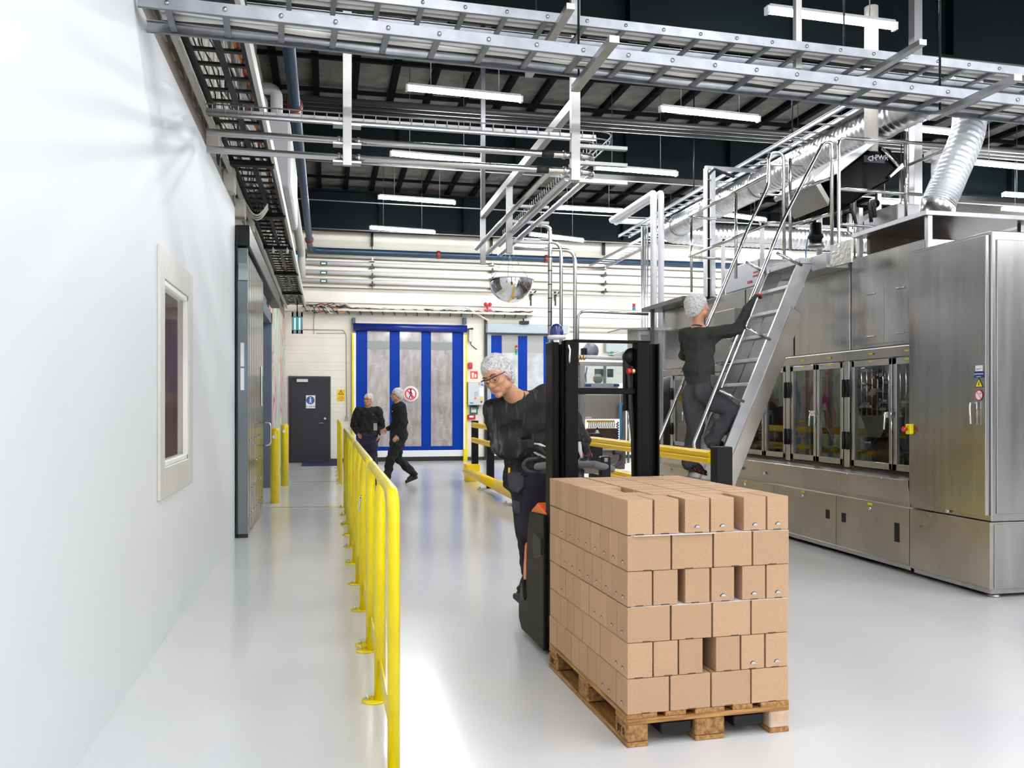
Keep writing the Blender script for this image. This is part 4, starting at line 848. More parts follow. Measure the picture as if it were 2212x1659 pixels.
# glass doors : (y0, y1) pairs
FR = mat('door_frame_steel', (.60, .60, .60), .3, 1., var=.12, vscale=5)
GL = glassmat('machine_glass', (.72, .72, .70), .06)
cells = []
yy = lambda u: aX(u, 850, XW).y
b = [yB_ + .002, yy(1934), yy(1845)]
cells += [(b[0], b[1] - .01), (b[1] + .01, b[2])]
p0 = yy(1826); k = 0
per = 1.13
for j in range(4):
    s0 = p0 + j * per; cells += [(s0, s0 + .48), (s0 + .50, s0 + 1.0)]
for (a, b2) in cells:
    if b2 > yE: b2 = yE - .02
    m = MB(); w = .045 if b2 - a > .3 else .03
    for q in (((XW - .03, a, ZW0), (XW + .01, a + w, ZP - .01)), ((XW - .03, b2 - w, ZW0), (XW + .01, b2, ZP - .01)), ((XW - .03, a, ZW0), (XW + .01, b2, ZW0 + .06)), ((XW - .03, a, ZP - .07), (XW + .01, b2, ZP - .01))): m.box(*q)
    d = m.build('glass_door', FR, t, bevel=.003)
    m = MB(); m.box((XW - .012, a + w, ZW0 + .06), (XW - .006, b2 - w, ZP - .07)); m.build('pane', GL, d)
    for dz_ in (0, .075): m = MB(); m.box((XW - .032, (a + b2) / 2 - .03, ZP - .035 + dz_), (XW - .03, (a + b2) / 2 + .03, ZP - .02 + dz_)); m.build('yellow_label', YL, d)
posts = [yy(1835)] + [p0 + j * per + 1.065 for j in range(4)]
for y in posts:
    m = MB(); m.box((XW - .035, y - .045, ZW0 - .02), (XW + .03, y + .045, ZP + .0)); ps = m.build('door_post', FR, t, bevel=.006)
    for z in (1.15, 1.68):
        m = MB()
        for dy in (-.035, .035): m.tube([(XW - .045, y + dy, z - .09), (XW - .045, y + dy, z + .09)], .018, 10)
        m.build('hinge', BLACKM, ps)
for y in [b[1]] + [p0 + j * per + .49 for j in range(4)]:
    m = MB(); c = V((XW - .05, y, 1.42)); m.box(c + V((-.015, -.05, -.03)), c + V((.02, .05, .03))); m.tube([c + V((-.02, .05, .03)), c + V((-.03, .055, -.14))], .010, 8); m.tube([c + V((-.02, -.05, .03)), c + V((-.03, -.055, -.14))], .010, 8); m.build('door_latch', CHROME, t, bevel=.004)
# interior
m = MB(); m.box((6.3, yB_, .60), (6.35, yE, ZP + .1)); m.box((XW, yB_ - .01, .6), (6.35, yB_ + .01, ZP + .1)); m.box((XW + .04, yB_, .85), (6.35, yE, .88)); m.build('inner_wall', mat('interior_dark', (.03, .03, .032), .35, .5), t)
m = MB(); m.tube([(5.42, 6.8, 2.035), (5.42, 12.4, 2.035)], .014, 8); m.build('added_fill_tube', mat('added_fill_glow', (1, 1, 1), emit=(.95, .97, 1), estr=5.), t)  # added glowing tube, hidden by the header, brightens the tools behind the glass
random.seed(9)
tt = thing('process_tools', 'metal clamps, hoses and hoppers seen behind the machine glass doors', 'machine parts', (5.7, 8.2, .9))
for i in range(46):
    y = random.uniform(6.95, 7.7); z = random.uniform(1.45, 1.88); x = random.uniform(5.4, 5.8); s = random.uniform(.012, .04)
    m = MB(); m.box((x, y, z), (x + .05, y + s * 1.6, z + s)); m.build('clamp', CHROME if i % 3 else PAPER, tt, bevel=.002)
for i in range(9): y = 6.95 + .09 * i; m = MB(); m.tube([(5.6, y, 1.9), (5.6, y + .01, 1.1 + .1 * (i % 3))], .008, 6); m.build('rod', CHROME, tt)
m = MB(); m.prism([(5.45, 7.0, 1.40), (5.45, 7.72, 1.40), (5.45, 7.60, 1.18), (5.45, 7.15, 1.18)], (.3, 0, 0)); m.build('hopper_tray', mat('tray_grey', (.5, .5, .52), .3, .6), tt)
m = MB(); m.lathe([(.07, 0), (.09, .1), (.11, .28), (.11, .30), (.13, .34), (.13, .55), (.10, .65), (.06, .72), (.06, .80), (.11, .86), (.11, .9)], (5.75, 8.05, 1.0), n=20); m.build('vessel', mat('vessel_grey', (.30, .33, .33), .35, .4), tt)
m = MB(); m.box((5.9, 7.85, .9), (6.0, 8.25, 1.9)); m.build('red_brown_panel', mat('redbrown', (.20, .07, .05), .5), tt)
for j in range(4): m = MB(); m.tube([(5.5, 6.95 + .3 * j + .6 * s, 1.02 + .18 * (s - .5) ** 2 * (3 + j)) for s in np.linspace(0, 1, 9)], .010, 6); m.build('blue_hose', mat('hose_blue', (.15, .25, .55), .4), tt)
m = MB(); m.prism([(5.8, 8.7, .95), (5.8, 9.3, .95), (5.8, 9.2, 1.85), (5.8, 8.8, 1.85)], (.1, 0, 0)); m.build('green_screen', mat('green_dark', (.06, .09, .045), .5), tt)
m = MB(); m.box((5.75, 9.4, .95), (5.85, 9.62, 1.45)); m.build('magenta_cover', mat('magenta_cover', (.25, .02, .08), .5), tt)
for z in (1.0, 1.2): m = MB(); m.box((5.5, 6.95, z), (5.56, 12.1, z + .05)); m.build('guide_rail', mat('amber_rail', (.42, .20, .03), .35, .3), tt)
for j in range(10): m = MB(); y = 7.0 + j * .5; m.box((5.6, y, .885), (5.9, y + .2, 1.0 + .12 * (j % 3))); m.build('conveyor_block', ALU, tt, bevel=.01)
tt.location.y += .5
# far end: angled hood and grey box
m = MB(); m.box((XW - .02, yE - .02, .1), (7, yE + .02, 2.99)); m.build('end_panel', STEEL, t)
m = MB(); m.prism([(XM - .55, yE, 2.69), (XW, yE, 2.69), (XW, yE, 2.74), (XM - .55, yE, 2.71)], (0, .7, 0)); m.build('canopy', STEEL, t)
t2 = thing('cooling_unit', 'white ventilated cooling unit at the far end of the steel machine', 'cooling unit', aY(1402, 745, 12.9))
a = aY(1380, 748, 12.76); c = aY(1424, 712, 12.76); m = MB(); m.box((a.x, 12.76, a.z - .2), (c.x, 13.3, c.z)); m.build('casing', WHITEP, t2, bevel=.015)
for i in range(7): m = MB(); m.box((a.x + .03, 12.752, c.z - .10 - .022 * i), (a.x + .16, 12.76, c.z - .09 - .022 * i)); m.build('vent_slot', mat('slotgrey', (.2, .2, .2)), t2)
m = MB(); m.box((c.x - .10, 12.754, a.z), (c.x - .02, 12.76, c.z - .03)); m.build('rating_label', mat('label_lightgrey', (.6, .62, .64)), t2)
# far-end cabinet roof ledge
m = MB(); m.box((XW - .3, 11.3, 2.99), (7, 12.9, 3.05)); m.box((XW - .25, 12.6, 2.4), (XW - .2, 12.65, 3.0)); m.build('top_plate', mat('dark_plate', (.16, .15, .145), .4, .7), t)
# grey switch box beside the climber
t2 = thing('switch_cabinet', 'grey steel switch cabinet on the machine front beside the climber', 'switch cabinet', aX(1571, 775, XW - .1))
m = MB(); a = aX(1590, 665, XW - .12); c = aX(1545, 775, XW - .12); m.box((XW - .14, a.y, c.z - .05), (XW - .01, c.y, a.z)); m.build('casing', mat('cabinet_steelgrey', (.33, .32, .31), .35, .8), t2, bevel=.006)
m = MB(); c = aX(1549, 768, XW - .08); m.tube([c, c - V((0, 0, .11))], .022, 10); m.build('green_bulb', mat('green_lens', (.02, .35, .16), .2), t2)
m = MB(); c = aX(1558, 764, XW - .08); m.box(c - V((.03, .02, .16)), c + V((.03, .02, 0))); m.build('connector', ALU, t2)
m = MB(); m.tube([aX(1568, 760, XW - .06), aX(1570, 780, XW - .05), aX(1565, 788, XW - .05), aX(1548, 787, XW - .05)], .008, 8); m.build('cable', mat('hose_teal', (.02, .2, .25)), t2)
# ================================================================ PLATFORM AND LADDER
Yn, Yf = 8.1, 8.66
t = thing('steel_ladder', 'steep stainless steel step ladder with handrails leading up to the machine top', 'ladder', (3.7, 8.4, 0)); lad = t
TX = 4.84; TZ = 3.03          # top of stringer
SL = math.tan(rad(66.2))
def lx(z): return TX - (TZ - z) / SL
for Y, sg in ((Yn, -1), (Yf, 1)):
    m = MB(); w = .085
    m.prism([(lx(0) - .02, Y, 0), (lx(0) + .13, Y, 0), (lx(2.86) + .13, Y, 2.86), (lx(TZ) + .14, Y, TZ), (lx(TZ) - .03, Y, TZ), (lx(2.9) - .04, Y, 2.9)], (0, sg * .035, 0)); m.build('stringer', ALU if Y == Yn else STEEL, t, bevel=.003)
m = MB(); z0, z1 = .55, 2.45
m.prism([(lx(z0) + .10, Yn, z0), (lx(z0) + .27, Yn, z0 + .02), (lx(z1) + .25, Yn, z1 + .0), (lx(z1) + .12, Yn, z1 + .08)], (0, -.05, 0)); m.build('side_guard', STEELW, t, bevel=.004)
m = MB(); m.bar((lx(z0) + .25, Yf, z0), (lx(z1) + .22, Yf, z1), .02, .18, up=V((1, 0, .4))); m.build('rear_guard', STEEL, t)
k = 0; z = 2.775
TREAD = mat('tread_grip', (.72, .72, .76), .35, .8, bump=.6, bscale=60)
while z > .1:
    m = MB(); m.box((lx(z) + .0, Yn, z - .035), (lx(z) + .15, Yf, z)); tr = m.build('tread', TREAD, t, bevel=.003)
    z -= .2575
# handrails
def rail_(Y, pts, r=.019, nm='handrail', bend=.06): m = MB(); m.path([aY(u, v, Y) for u, v in pts], r, bend, 12); return m.build(nm, CHROME, t)
rail_(Yn - .03, [(1508, 985), (1497, 962), (1690, 480), (1780, 306), (1797, 308), (1797, 555)], bend=.08)
rail_(Yf + .03, [(1450, 985), (1418, 962), (1622, 480), (1660, 400), (1661, 330), (1692, 330), (1694, 560)], bend=.08)
for Y, segs in ((Yn - .03, (((1553, 842), (1607, 868)), ((1606, 706), (1664, 734)), ((1678, 546), (1732, 574)))), (Yf + .03, (((1555, 725), (1592, 740)), ((1612, 566), (1652, 588))))):
    for a, c in segs: m = MB(); m.tube([aY(*a, Y), aY(*c, Y)], .016, 10); m.build('handrail_strut', CHROME, t)
# platform plate and guard
t = thing('access_platform', 'stainless platform at the ladder head with tubular guard rails', 'platform', (5.0, 8.3, 2.93)); plat = t
m = MB(); m.box((4.93, 7.78, 2.90), (5.185, 8.75, 3.05)); m.box((4.80, 8.05, 2.98), (5.185, 8.75, 3.04)); m.build('deck', ALU, t, bevel=.003)
m = MB(); p = aX(1797, 536, 4.94); q = aX(1845, 572, 4.94); m.box((4.905, q.y, 2.88), (4.93, p.y - .02, 3.10)); m.build('checker_plate', mat('checker', (.50, .48, .45), .35, 1., bump=.5, bscale=25), t)
m = MB(); m.box((5.19, 7.9, 2.995), (7.0, 8.8, 3.05)); m.build('walkway', ALU, t)
gy = 8.0
def tube_(pts, r=.018, bend=.05, nm='guard_rail'): m = MB(); m.path(pts, r, bend, 12); return m.build(nm, CHROME, t)
g = lambda u, v: aY(u, v, gy)
tube_([g(1815, 560) + V((-.12, -.02, 0)), g(1812, 556), g(1812, 297), g(2064, 315)], bend=.08)
tube_([g(1812, 408), g(1990, 421)]); tube_([g(1812, 484), g(1905, 492)])
for u, v in ((1957, 475), (1903, 495)):
    if u == 1957: tube_([g(u, 308), g(u, v)], nm='guard_post')
e = g(2064, 315); tube_([e, e + V((0, 2.6, 0))]); tube_([e + V((0, .9, 0)), e + V((0, .9, -1.1))], nm='guard_post')
tube_([e + V((0, 1.8, 0)), e + V((0, 1.8, -1.1))], nm='guard_post')
# self closing gate rails between the handrail posts
for v1, v2 in ((385, 415), (463, 486)): tube_([aY(1793, v1, Yn), aY(1708, v2, Yf + .1)], nm='gate_rail')
gx = aY(1708, 500, Yf + .1)
tube_([aY(1707, 343, Yf + .1), aY(1707, 540, Yf + .1)], nm='guard_post')
# rails on the far side of the platform running away from the camera
for z in (3.55, 4.1): tube_([(4.86, Yf + .15, z), (4.86, 11.0, z), (5.6, 11.1, z)])
for y in (9.6, 10.9): tube_([(4.86, y, 3.05), (4.86, y, 4.1)], nm='guard_post')
for v in (358, 423, 482): q = aY(1700, v, 9.0); tube_([q + V((-.35, .0, .0)), q + V((.2, .0, .0))], r=.014)
# ================================================================ THINGS ON THE MACHINE TOP
t = thing('extract_hood', 'flat stainless hood plate on posts over the machine top', 'hood', (5.6, 7.2, 2.99))
m = MB(); m.box((5.17, 6.62, 3.19), (6.35, 7.72, 3.235)); m.build('hood_plate', ALU, t, bevel=.004)
for x, y, zz_ in ((5.2, 6.63, 2.872), (6.25, 6.72, 2.995), (5.22, 7.66, 2.995), (6.25, 7.66, 2.995)): m = MB(); m.box((x, y, zz_), (x + .045, y + .045, 3.19)); m.build('hood_post', ALU, t)
m = MB(); m.box((5.3, 7.6, 2.995), (6.24, 7.65, 3.19)); m.build('back_plate', mat('dark_brown_steel', (.10, .075, .055), .35, .6), t)
m = MB(); m.lathe([(.10, 0), (.12, .02), (.12, .07), (.03, .09), (.001, .09)], (5.75, 7.1, 2.995), n=20); m.build('fan_cap', BLACKM, t)
# flexible duct with collar
cc = aZ(2030, 452, 3.235); cc = V((5.50, 6.90, 3.235))
t = thing('flexible_duct', 'white ribbed flexible duct rising from the hood plate', 'duct', cc)
m = MB(); m.lathe([(.165, 0), (.165, .01), (.15, .02), (.145, .16), (.15, .17)], cc, (.15, 0, 1), 28); m.build('collar', mat('collar_steel', (.75, .75, .76), .22, 1.), t)
pts = []; rr = []
ctrl = [cc + V((.02, 0, .13)), cc + V((.15, 0, .40)), cc + V((.42, .1, .85)), cc + V((.60, .3, 1.25)), cc + V((.66, .45, 1.5))]
def cat(P_, n):
    out = []; Q = [P_[0] * 2 - P_[1]] + P_ + [P_[-1] * 2 - P_[-2]]
    for i in range(1, len(Q) - 2):
        for j in range(n):
            s = j / n; out.append(.5 * ((2 * Q[i]) + (Q[i + 1] - Q[i - 1]) * s + (2 * Q[i - 1] - 5 * Q[i] + 4 * Q[i + 1] - Q[i + 2]) * s * s + (3 * Q[i] - Q[i - 1] - 3 * Q[i + 1] + Q[i + 2]) * s ** 3))
    out.append(Q[-2]); return out
pts = cat(ctrl, 36)
rr = [.142 + (.010 if i % 4 < 2 else 0) for i in range(len(pts))]
m = MB(); m.tube(pts, rr, 28); m.build('hose', mat('flex_white', (.62, .64, .68), .35, .35, bump=.5, bscale=22, bstretch=(1, 1, 1)), t)
# spiral duct : runs along Y above the machine then turns along X
t = thing('spiral_duct', 'long silver spiral duct running above the machine and turning at its far end', 'duct', (6.2, 11, 4.55))
dx_, dzz = 6.2, 4.75
base = rounded([(10.5, 7.75, dzz), (dx_, 7.75, dzz), (dx_, 15.16, dzz), (12, 15.16, dzz)], .5, 14)
pts = []
for i in range(len(base) - 1):
    a, c = base[i], base[i + 1]; n = max(1, int((c - a).length / .022))
    for j in range(n): pts.append(a + (c - a) * (j / n))
pts.append(base[-1])
m = MB(); m.tube(pts, [.192 + (.011 if i % 4 == 0 else 0) for i in range(len(pts))], 20); m.build('duct_pipe', DUCTM, t)
for y in (14.4, 11.5, 8.6): m = MB(); m.lathe([(.200, -.03), (.209, -.02), (.209, .02), (.200, .03)], (dx_, y, dzz), (0, 1, 0), 28); m.build('joint_band', GALV, t)
for y in (13.8, 10.6): m = MB(); m.tube([(dx_, y, dzz + .195), (dx_, y, ZR)], .012, 6); m.build('hanger_rod', BLACKM, t)
# cable ladder beside the duct
LADG = mat('ladder_dull', (.30, .31, .33), .45, .6)
def cladder(name, label, p, q, w, side=V((1, 0, 0)), step=.3, mt=GALV, h=.06, rung=.03, group=None):
    p = V(p); q = V(q); t = thing(name, label, 'cable ladder', (p + q) / 2, group); s = V(side) * w
    for k, o_ in enumerate((V((0, 0, 0)), s)): m = MB(); m.bar(p + o_, q + o_, .012, h); m.bar(p + o_ + UP * h / 2, q + o_ + UP * h / 2, .03, .006); m.bar(p + o_ - UP * h / 2, q + o_ - UP * h / 2, .03, .006); m.build('side_rail', mt, t)
    n = int((q - p).length / step)
    for i in range(n): m = MB(); c = p + (q - p) * ((i + .5) / n) - UP * h * .3; m.bar(c, c + s, rung, .018); m.build('rung', mt, t)
    return t
cladder('cable_ladder', 'galvanised cable ladder running beside the long spiral duct', (5.78, 8.3, 4.93), (5.78, 16.5, 4.93), .22, mt=LADG, h=.045, rung=.02)
cladder('cable_ladder', 'galvanised cable ladder above the far wall pipes, seen from below', (7.15, 17.6, 5.38), (7.15, 22.9, 5.38), .50, mt=ALU)
# black hopper (tilted bin) on its stand
Yh = 8.35
t = thing('black_hopper', 'large black tilted hopper with a white logo above the machine', 'hopper', aY(1880, 470, Yh))
h = lambda u, v, Y=Yh: aY(u, v, Y)
body = [(1815, 368), (1893, 311), (1926, 322), (1948, 355), (1922, 392), (1870, 420), (1832, 448), (1812, 458), (1800, 440)]
m = MB(); m.prism([h(*p) for p in body], (0, .75, 0)); m.build('bin_body', mat('hopper_black', (.0012, .0012, .0015), .2, spec=.08), t, bevel=.03, seg=3)
m = MB(); m.prism([h(u, v, Yh - .03) for u, v in ((1757, 388), (1800, 352), (1874, 310), (1893, 309), (1815, 372), (1762, 398))], (0, .85, 0)); m.build('lid_rim', mat('rim_grey', (.60, .60, .62), .3, .6), t, bevel=.008)
m = MB(); m.prism([h(u, v, Yh) for u, v in ((1760, 395), (1772, 395), (1792, 430), (1790, 444), (1786, 438))], (0, .7, 0)); m.build('chute_edge', mat('chute_grey', (.4, .39, .38), .3, .6), t)
m = MB(); m.tube([h(1905, 320, Yh - .02), h(1942, 362, Yh - .02)], .02, 10); m.build('gas_strut', CHROME, t)
m = MB(); m.prism([h(u, v, Yh - .04) for u, v in ((1950, 352), (1953, 360), (1924, 384), (1922, 380))], (0, .3, 0)); m.build('hinge_arm', ALU, t)
a = h(1870, 333, Yh - .035); c = h(1915, 351, Yh - .035); m = MB(); m.box((a.x, Yh - .005, c.z), (c.x, Yh + .002, a.z)); m.build('logo_plate', mat('logo_navy', (.004, .008, .03), .3), t)
LG = mat('logo_white', (.85, .85, .88), .4)
a0 = h(1876, 346, Yh - .03); s_ = .0044
def lp(u, v): return h(u, v, Yh - .012)
m = MB(); m.tube([lp(1884, 338), lp(1878, 339), lp(1875, 343), lp(1880, 347), lp(1885, 346), lp(1885, 335.5)], .006, 8); m.tube([lp(1885, 341), lp(1890, 341), lp(1893, 347)], .006, 8); m.build('logo_swirl', LG, t)
text('PWR', 'logo_lettering', LG, t, lp(1904.5, 345), (1, 0, 0), (0, 0, 1), .075)
m = MB(); m.tube([h(1840, 440), h(1838, 452), h(1846, 470), h(1850, 490)], .018, 8); m.tube([h(1885, 432), h(1888, 470)], .03, 8); m.tube([h(1878, 438), h(1882, 480)], .02, 8); m.build('hydraulic_hose', RUBBER, t)
# hopper stand frame
t = thing('hopper_stand', 'grey steel frame standing under the black hopper', 'frame', aY(1895, 490, Yh))
for u0, v0, u1, v1, w in ((1897, 418, 1897, 480, .05), (1857, 450, 1857, 505, .05), (1857, 478, 1900, 450, .05), (1835, 462, 1835, 500, .04), (1930, 460, 1930, 478, .05)):
    m = MB(); m.bar(h(u0, v0, Yh + .3), h(u1, v1, Yh + .3), w, w, up=V((0, 1, 0))); m.build('frame_bar', ALU, t)
m = MB(); a = h(1925, 443, Yh); c = h(1975, 482, Yh); m.box((a.x, Yh - .1, c.z), (c.x, Yh + .5, a.z)); m.build('drive_box', mat('drive_grey', (.38, .38, .39), .4, .5), t, bevel=.01)
m = MB(); a = h(1890, 440); m.lathe([(.04, -.03), (.05, 0), (.04, .03)], a, (0, 1, 0), 16); m.build('pulley', BLACKM, t)
# white round post passing in front of the duct
m = MB(); a = aY(1882, 200, 8.4); m.tube([V((a.x, 8.4, h(1882, 320, 8.4).z - .05)), V((a.x, 8.4, 5.9))], .072, 20); tag(m.build('round_post', mat('post_cream', (.72, .68, .62), .35)), 'cream round pipe dropping into the black hopper from the roof', 'pipe')
# square column behind
m = MB(); a = aY(1978, 250, 9.3); m.box((a.x - .055, 9.25, 3.0), (a.x + .055, 9.36, ZR)); t = m.build('steel_column', mat('column_grey', (.52, .52, .53), .35, .6)); tag(t, 'tall grey square column with thin cables behind the guard rail', 'column')
for dx in (-.10, -.13, -.16, -.20): m = MB(); m.tube([(a.x + dx, 9.3, 3.0), (a.x + dx, 9.3, 5.0)], .008, 6); m.build('cable', CBL[1] if dx > -.14 else CBL[0], t)
# white sensor boxes on posts
for (u, v, vb, Y, lb) in ((1770, 438, 520, 9.6, 'white sensor head on a post behind the ladder rail'), (1658 + 360, 345, 425, 8.9, 'white sensor housing on a post beside the flexible duct')):
    p = aY(u, v, Y); t = thing('sensor_post', lb, 'sensor', V((p.x, Y, 3.05)), 'white sensor posts on the machine top')
    m = MB(); m.tube([V((p.x, Y, 3.05)), p], .035, 12); m.build('post', WHITEP, t)
    wx = .10 if u < 1800 else .17; m = MB(); m.box(p + V((-.09, -.08, -.02)), p + V((wx, .08, .10))); m.build('housing', WHITEP, t, bevel=.015)
# motor, small parts near ladder head
p = aY(1762, 508, 9.1); t = thing('drive_motor', 'black cylindrical motor standing on the machine top behind the ladder head', 'motor', p - UP * .15)
m = MB(); m.lathe([(.001, .14), (.065, .14), (.07, .13), (.07, .02), (.09, .0), (.09, -.03), (.075, -.05), (.06, -.12), (.001, -.12)], p, n=22); m.build('casing', BLACKM, t)
m = MB(); m.lathe([(.001, -.10), (.10, -.10), (.10, -.15), (.001, -.15)], p, n=20); m.build('flange', ALU, t)
m = MB(); m.tube([p + V((-.1, 0, -.02)), p + V((-.13, 0, -.2)), p + V((-.12, 0, -.35))], .008, 6); m.build('blue_cable', mat('hose_blue2', (.05, .3, .6)), t)
t = thing('top_housing', 'grey sheet metal housing and frames on the machine top behind the ladder', 'housing', (5.6, 9.6, 2.99))
m = MB(); m.box((5.3, 9.28, 2.995), (5.75, 9.6, 3.22)); m.build('casing', ALU, t, bevel=.01)
m = MB(); m.box((5.21, 9.7, 2.995), (5.7, 10.6, 3.32)); m.build('casing', mat('galv_sheet', (.5, .52, .56), .35, .7), t, bevel=.01)
for y in (9.64, 10.7): m = MB(); m.box((5.22, y, 2.995), (5.26, y + .04, 3.75)); m.box((5.22, y, 3.72), (6.2, y + .04, 3.76)); m.build('frame_bar', WHITEP, t)
m = MB(); c = aX(1620, 612, 5.14); m.box((5.13, c.y - .05, c.z), (5.15, c.y + .05, c.z + .03)); m.build('red_label', RED, t)
for (u, v) in ((1633, 588), (1632, 596)): c = aX(u, v, 5.149); m = MB(); m.box((5.14, c.y - .05, c.z - .012), (5.149, c.y + .05, c.z + .012)); m.build('red_label', RED, t)
# white support column with cable and its top arm
p = aY(1533, 635, 11.3); X5 = p.x
t = thing('support_column', 'white galvanised support column with a thick black cable, standing on the machine', 'column', (X5, 11.3, 3.05))
zt5 = aY(1533, 363, 11.3).z
m = MB(); m.box((X5 + .01, 11.26, 3.05), (X5 + .07, 11.36, zt5)); m.box((X5 - .07, 11.26, 3.05), (X5 - .05, 11.36, zt5)); m.build('column_profile', mat('column_white', (.70, .71, .74), .35, .3), t)
m = MB(); m.tube([(X5 - .02, 11.29, 3.0), (X5 - .025, 11.29, zt5 - .1), (X5 + .05, 11.25, zt5 - .02), (X5 + .35, 11.25, zt5 - .12)], .022, 8); m.build('cable', RUBBER, t)
m = MB(); m.bar((X5 - .07, 11.3, zt5), (X5 + .75, 11.3, zt5), .05, .05); m.build('top_arm', ALU, t)
for z in np.arange(3.3, zt5, .28): m = MB(); m.box((X5 - .05, 11.27, z), (X5 + .01, 11.35, z + .012)); m.build('clip', ALU, t)
for (u, v) in ((1607, 0), ): pass
m = MB(); a = aY(1595, 580, 11.0); m.tube([V((a.x, 11, 3.05)), V((a.x, 11, aY(1595, 578, 11).z))], .022, 10); o = m.build('tube_post', WHITEP); tag(o, 'short white post with a blue cap behind the far handrail', 'post')
# insulated white pipe loop
t = thing('insulated_pipe', 'pair of thick white insulated pipes rising behind the machine and bending back', 'pipe', aY(1412, 740, 13.6))
p = aY(1412, 417, 13.6); q = aY(1428, 417, 13.6)
WP = mat('insulation_white', (.74, .74, .78), .35)
m = MB(); m.path([V((p.x, 13.6, .0)), V((p.x, 13.6, p.z)), V((p.x, 15.8, p.z)), V((p.x + 1.2, 15.8, p.z))], .056, .05, 16); m.build('pipe', WP, t)
m = MB(); m.path([V((q.x + .0, 13.6, .0)), V((q.x, 13.6, q.z + .0)), V((q.x, 14.8, q.z + .0)), V((q.x, 15.9, q.z - .02))], .052, .05, 16); m.build('pipe', WP, t)
t = thing('cable_riser', 'galvanised cable riser with clips standing beside the white insulated pipes', 'cable riser', aY(1392, 740, 13.5))
for u in (1388, 1394, 1399): p = aY(u, 490, 13.5); m = MB(); m.tube([V((p.x, 13.5, .0)), V((p.x, 13.5, p.z))], .014 if u > 1388 else .03, 8); m.build('tube', ALU, t)
# ================================================================ YELLOW AND BLACK SAFETY BARRIER
XBR = 2.885
t = thing('safety_barrier', 'black posts with yellow rails forming a traffic barrier in front of the machines', 'barrier', (XBR, 11.4, 0))
BP = mat('barrier_post', (.006, .006, .008), .45, spec=.2)
for y in (5.93, 9.0, 12.1, 15.2, 16.85):
    m = MB(); m.box((XBR - .065, y - .055, 0), (XBR + .065, y + .055, 1.20)); ps = m.build('post', BP, t, bevel=.008, seg=2)
for z in (1.115, .82):
    prof = [(-.02, -.052), (.0, -.052), (.02, -.035), (.02, -.012), (.008, .0), (.02, .012), (.02, .035), (.0, .052), (-.02, .052)]
    m = MB(); m.prism([(XBR - .065 - .0 - a, 5.98, z + b) for a, b in prof], (0, 10.8, 0)); m.build('rail', YELP, t)
m = MB(); m.box((XBR - .20, 16.7, 0), (XBR + .08, 17.0, .34)); m.box((XBR - .2, 5.85, 0), (XBR - .1, 6.0, .34)); m.build('end_block', YELP, t, bevel=.01)
m = MB(); m.tube([(XBR - .17, 16.8, .20), (XBR - .17, 13.6, .20)], .085, 16); m.build('floor_tube', YELP, t)
m = MB(); m.tube([(XBR - .17, 13.62, .20), (XBR - .17, 6.0, .20)], .095, 16); m.build('floor_tube', YELP, t)
for y in (14.9, 12.6, 10.3): m = MB(); m.box((XBR - .28, y, 0), (XBR + .05, y + .12, .03)); m.lathe([(.001, .03), (.018, .03), (.018, 0)], (XBR - .24, y + .06, .03), n=6, sm=False); m.build('floor_bracket', STEEL, t)
# ================================================================ FILLING MACHINE BEHIND THE BARRIER
t = thing('filling_machine', 'small stainless filling station with glass hood, seen through the truck mast', 'machine', (4.1, 12.6, 0))
Y0 = 12.3
f = lambda u, v, Y=Y0: aY(u, v, Y)
def fb(nm, u0, v0, u1, v1, y0, y1, mt, bv=.006): a = f(u0, v1, y0); c = f(u1, v0, y0); m = MB(); m.box((a.x, y0, a.z), (c.x, y1, c.z)); return m.build(nm, mt, t, bevel=bv)
fb('lower_cabinet', 1263, 852, 1340, 905, Y0, Y0 + .7, STEELW)
fb('side_frame', 1252, 785, 1264, 1003, Y0, Y0 + .7, STEEL); fb('side_frame', 1342, 852, 1352, 1003, Y0 + .05, Y0 + .1, STEEL)
fb('front_panel', 1263, 828, 1336, 839, Y0 - .02, Y0, mat('panel_lilac', (.55, .55, .62), .3, .7))
for u in (1265, 1326): fb('blue_label', u, 830, u + 12, 835, Y0 - .03, Y0 - .02, mat('sign_blue', (.02, .10, .32)), 0)
fb('top_frame', 1252, 783, 1372, 790, Y0, Y0 + .05, STEEL); fb('upright', 1304, 788, 1310, 830, Y0 + .3, Y0 + .33, STEEL); fb('upright', 1358, 788, 1366, 840, Y0, Y0 + .05, STEEL)
fb('glass_hood', 1265, 790, 1358, 828, Y0 + .02, Y0 + .03, glassmat('hood_glass', (.8, .84, .86), .1), 0)
fb('dark_opening', 1285, 797, 1304, 815, Y0 + .5, Y0 + .52, BLACKM, 0); fb('dark_opening', 1312, 797, 1325, 815, Y0 + .5, Y0 + .52, BLACKM, 0)
fb('cream_cover', 1286, 808, 1304, 828, Y0 + .3, Y0 + .45, mat('cream_cover', (.75, .70, .58)), .04)
fb('table_top', 1240, 962, 1375, 970, Y0 - .3, Y0 + .7, STEEL); fb('lower_tray', 1270, 925, 1335, 960, Y0 + .4, Y0 + .5, mat('brown_back', (.22, .14, .11), .4, .5))
fb('base_cabinet', 1262, 975, 1350, 1015, Y0 - .2, Y0 + .6, mat('dim_steel', (.25, .22, .2), .35, .9))
fb('valve_strip', 1269, 908, 1328, 912, Y0 - .02, Y0 + .02, mat('amber_valve', (.75, .42, .02), .4), .004)
for i in range(15): u = 1272 + 3.9 * i; m = MB(); m.tube([f(u, 912), f(u + 1, 918), f(u - 1, 924)], .008, 6); m.build('nozzle', ALU, t)
fb('white_tag', 1265, 900, 1278, 904, Y0 - .03, Y0 - .01, PAPER, 0)
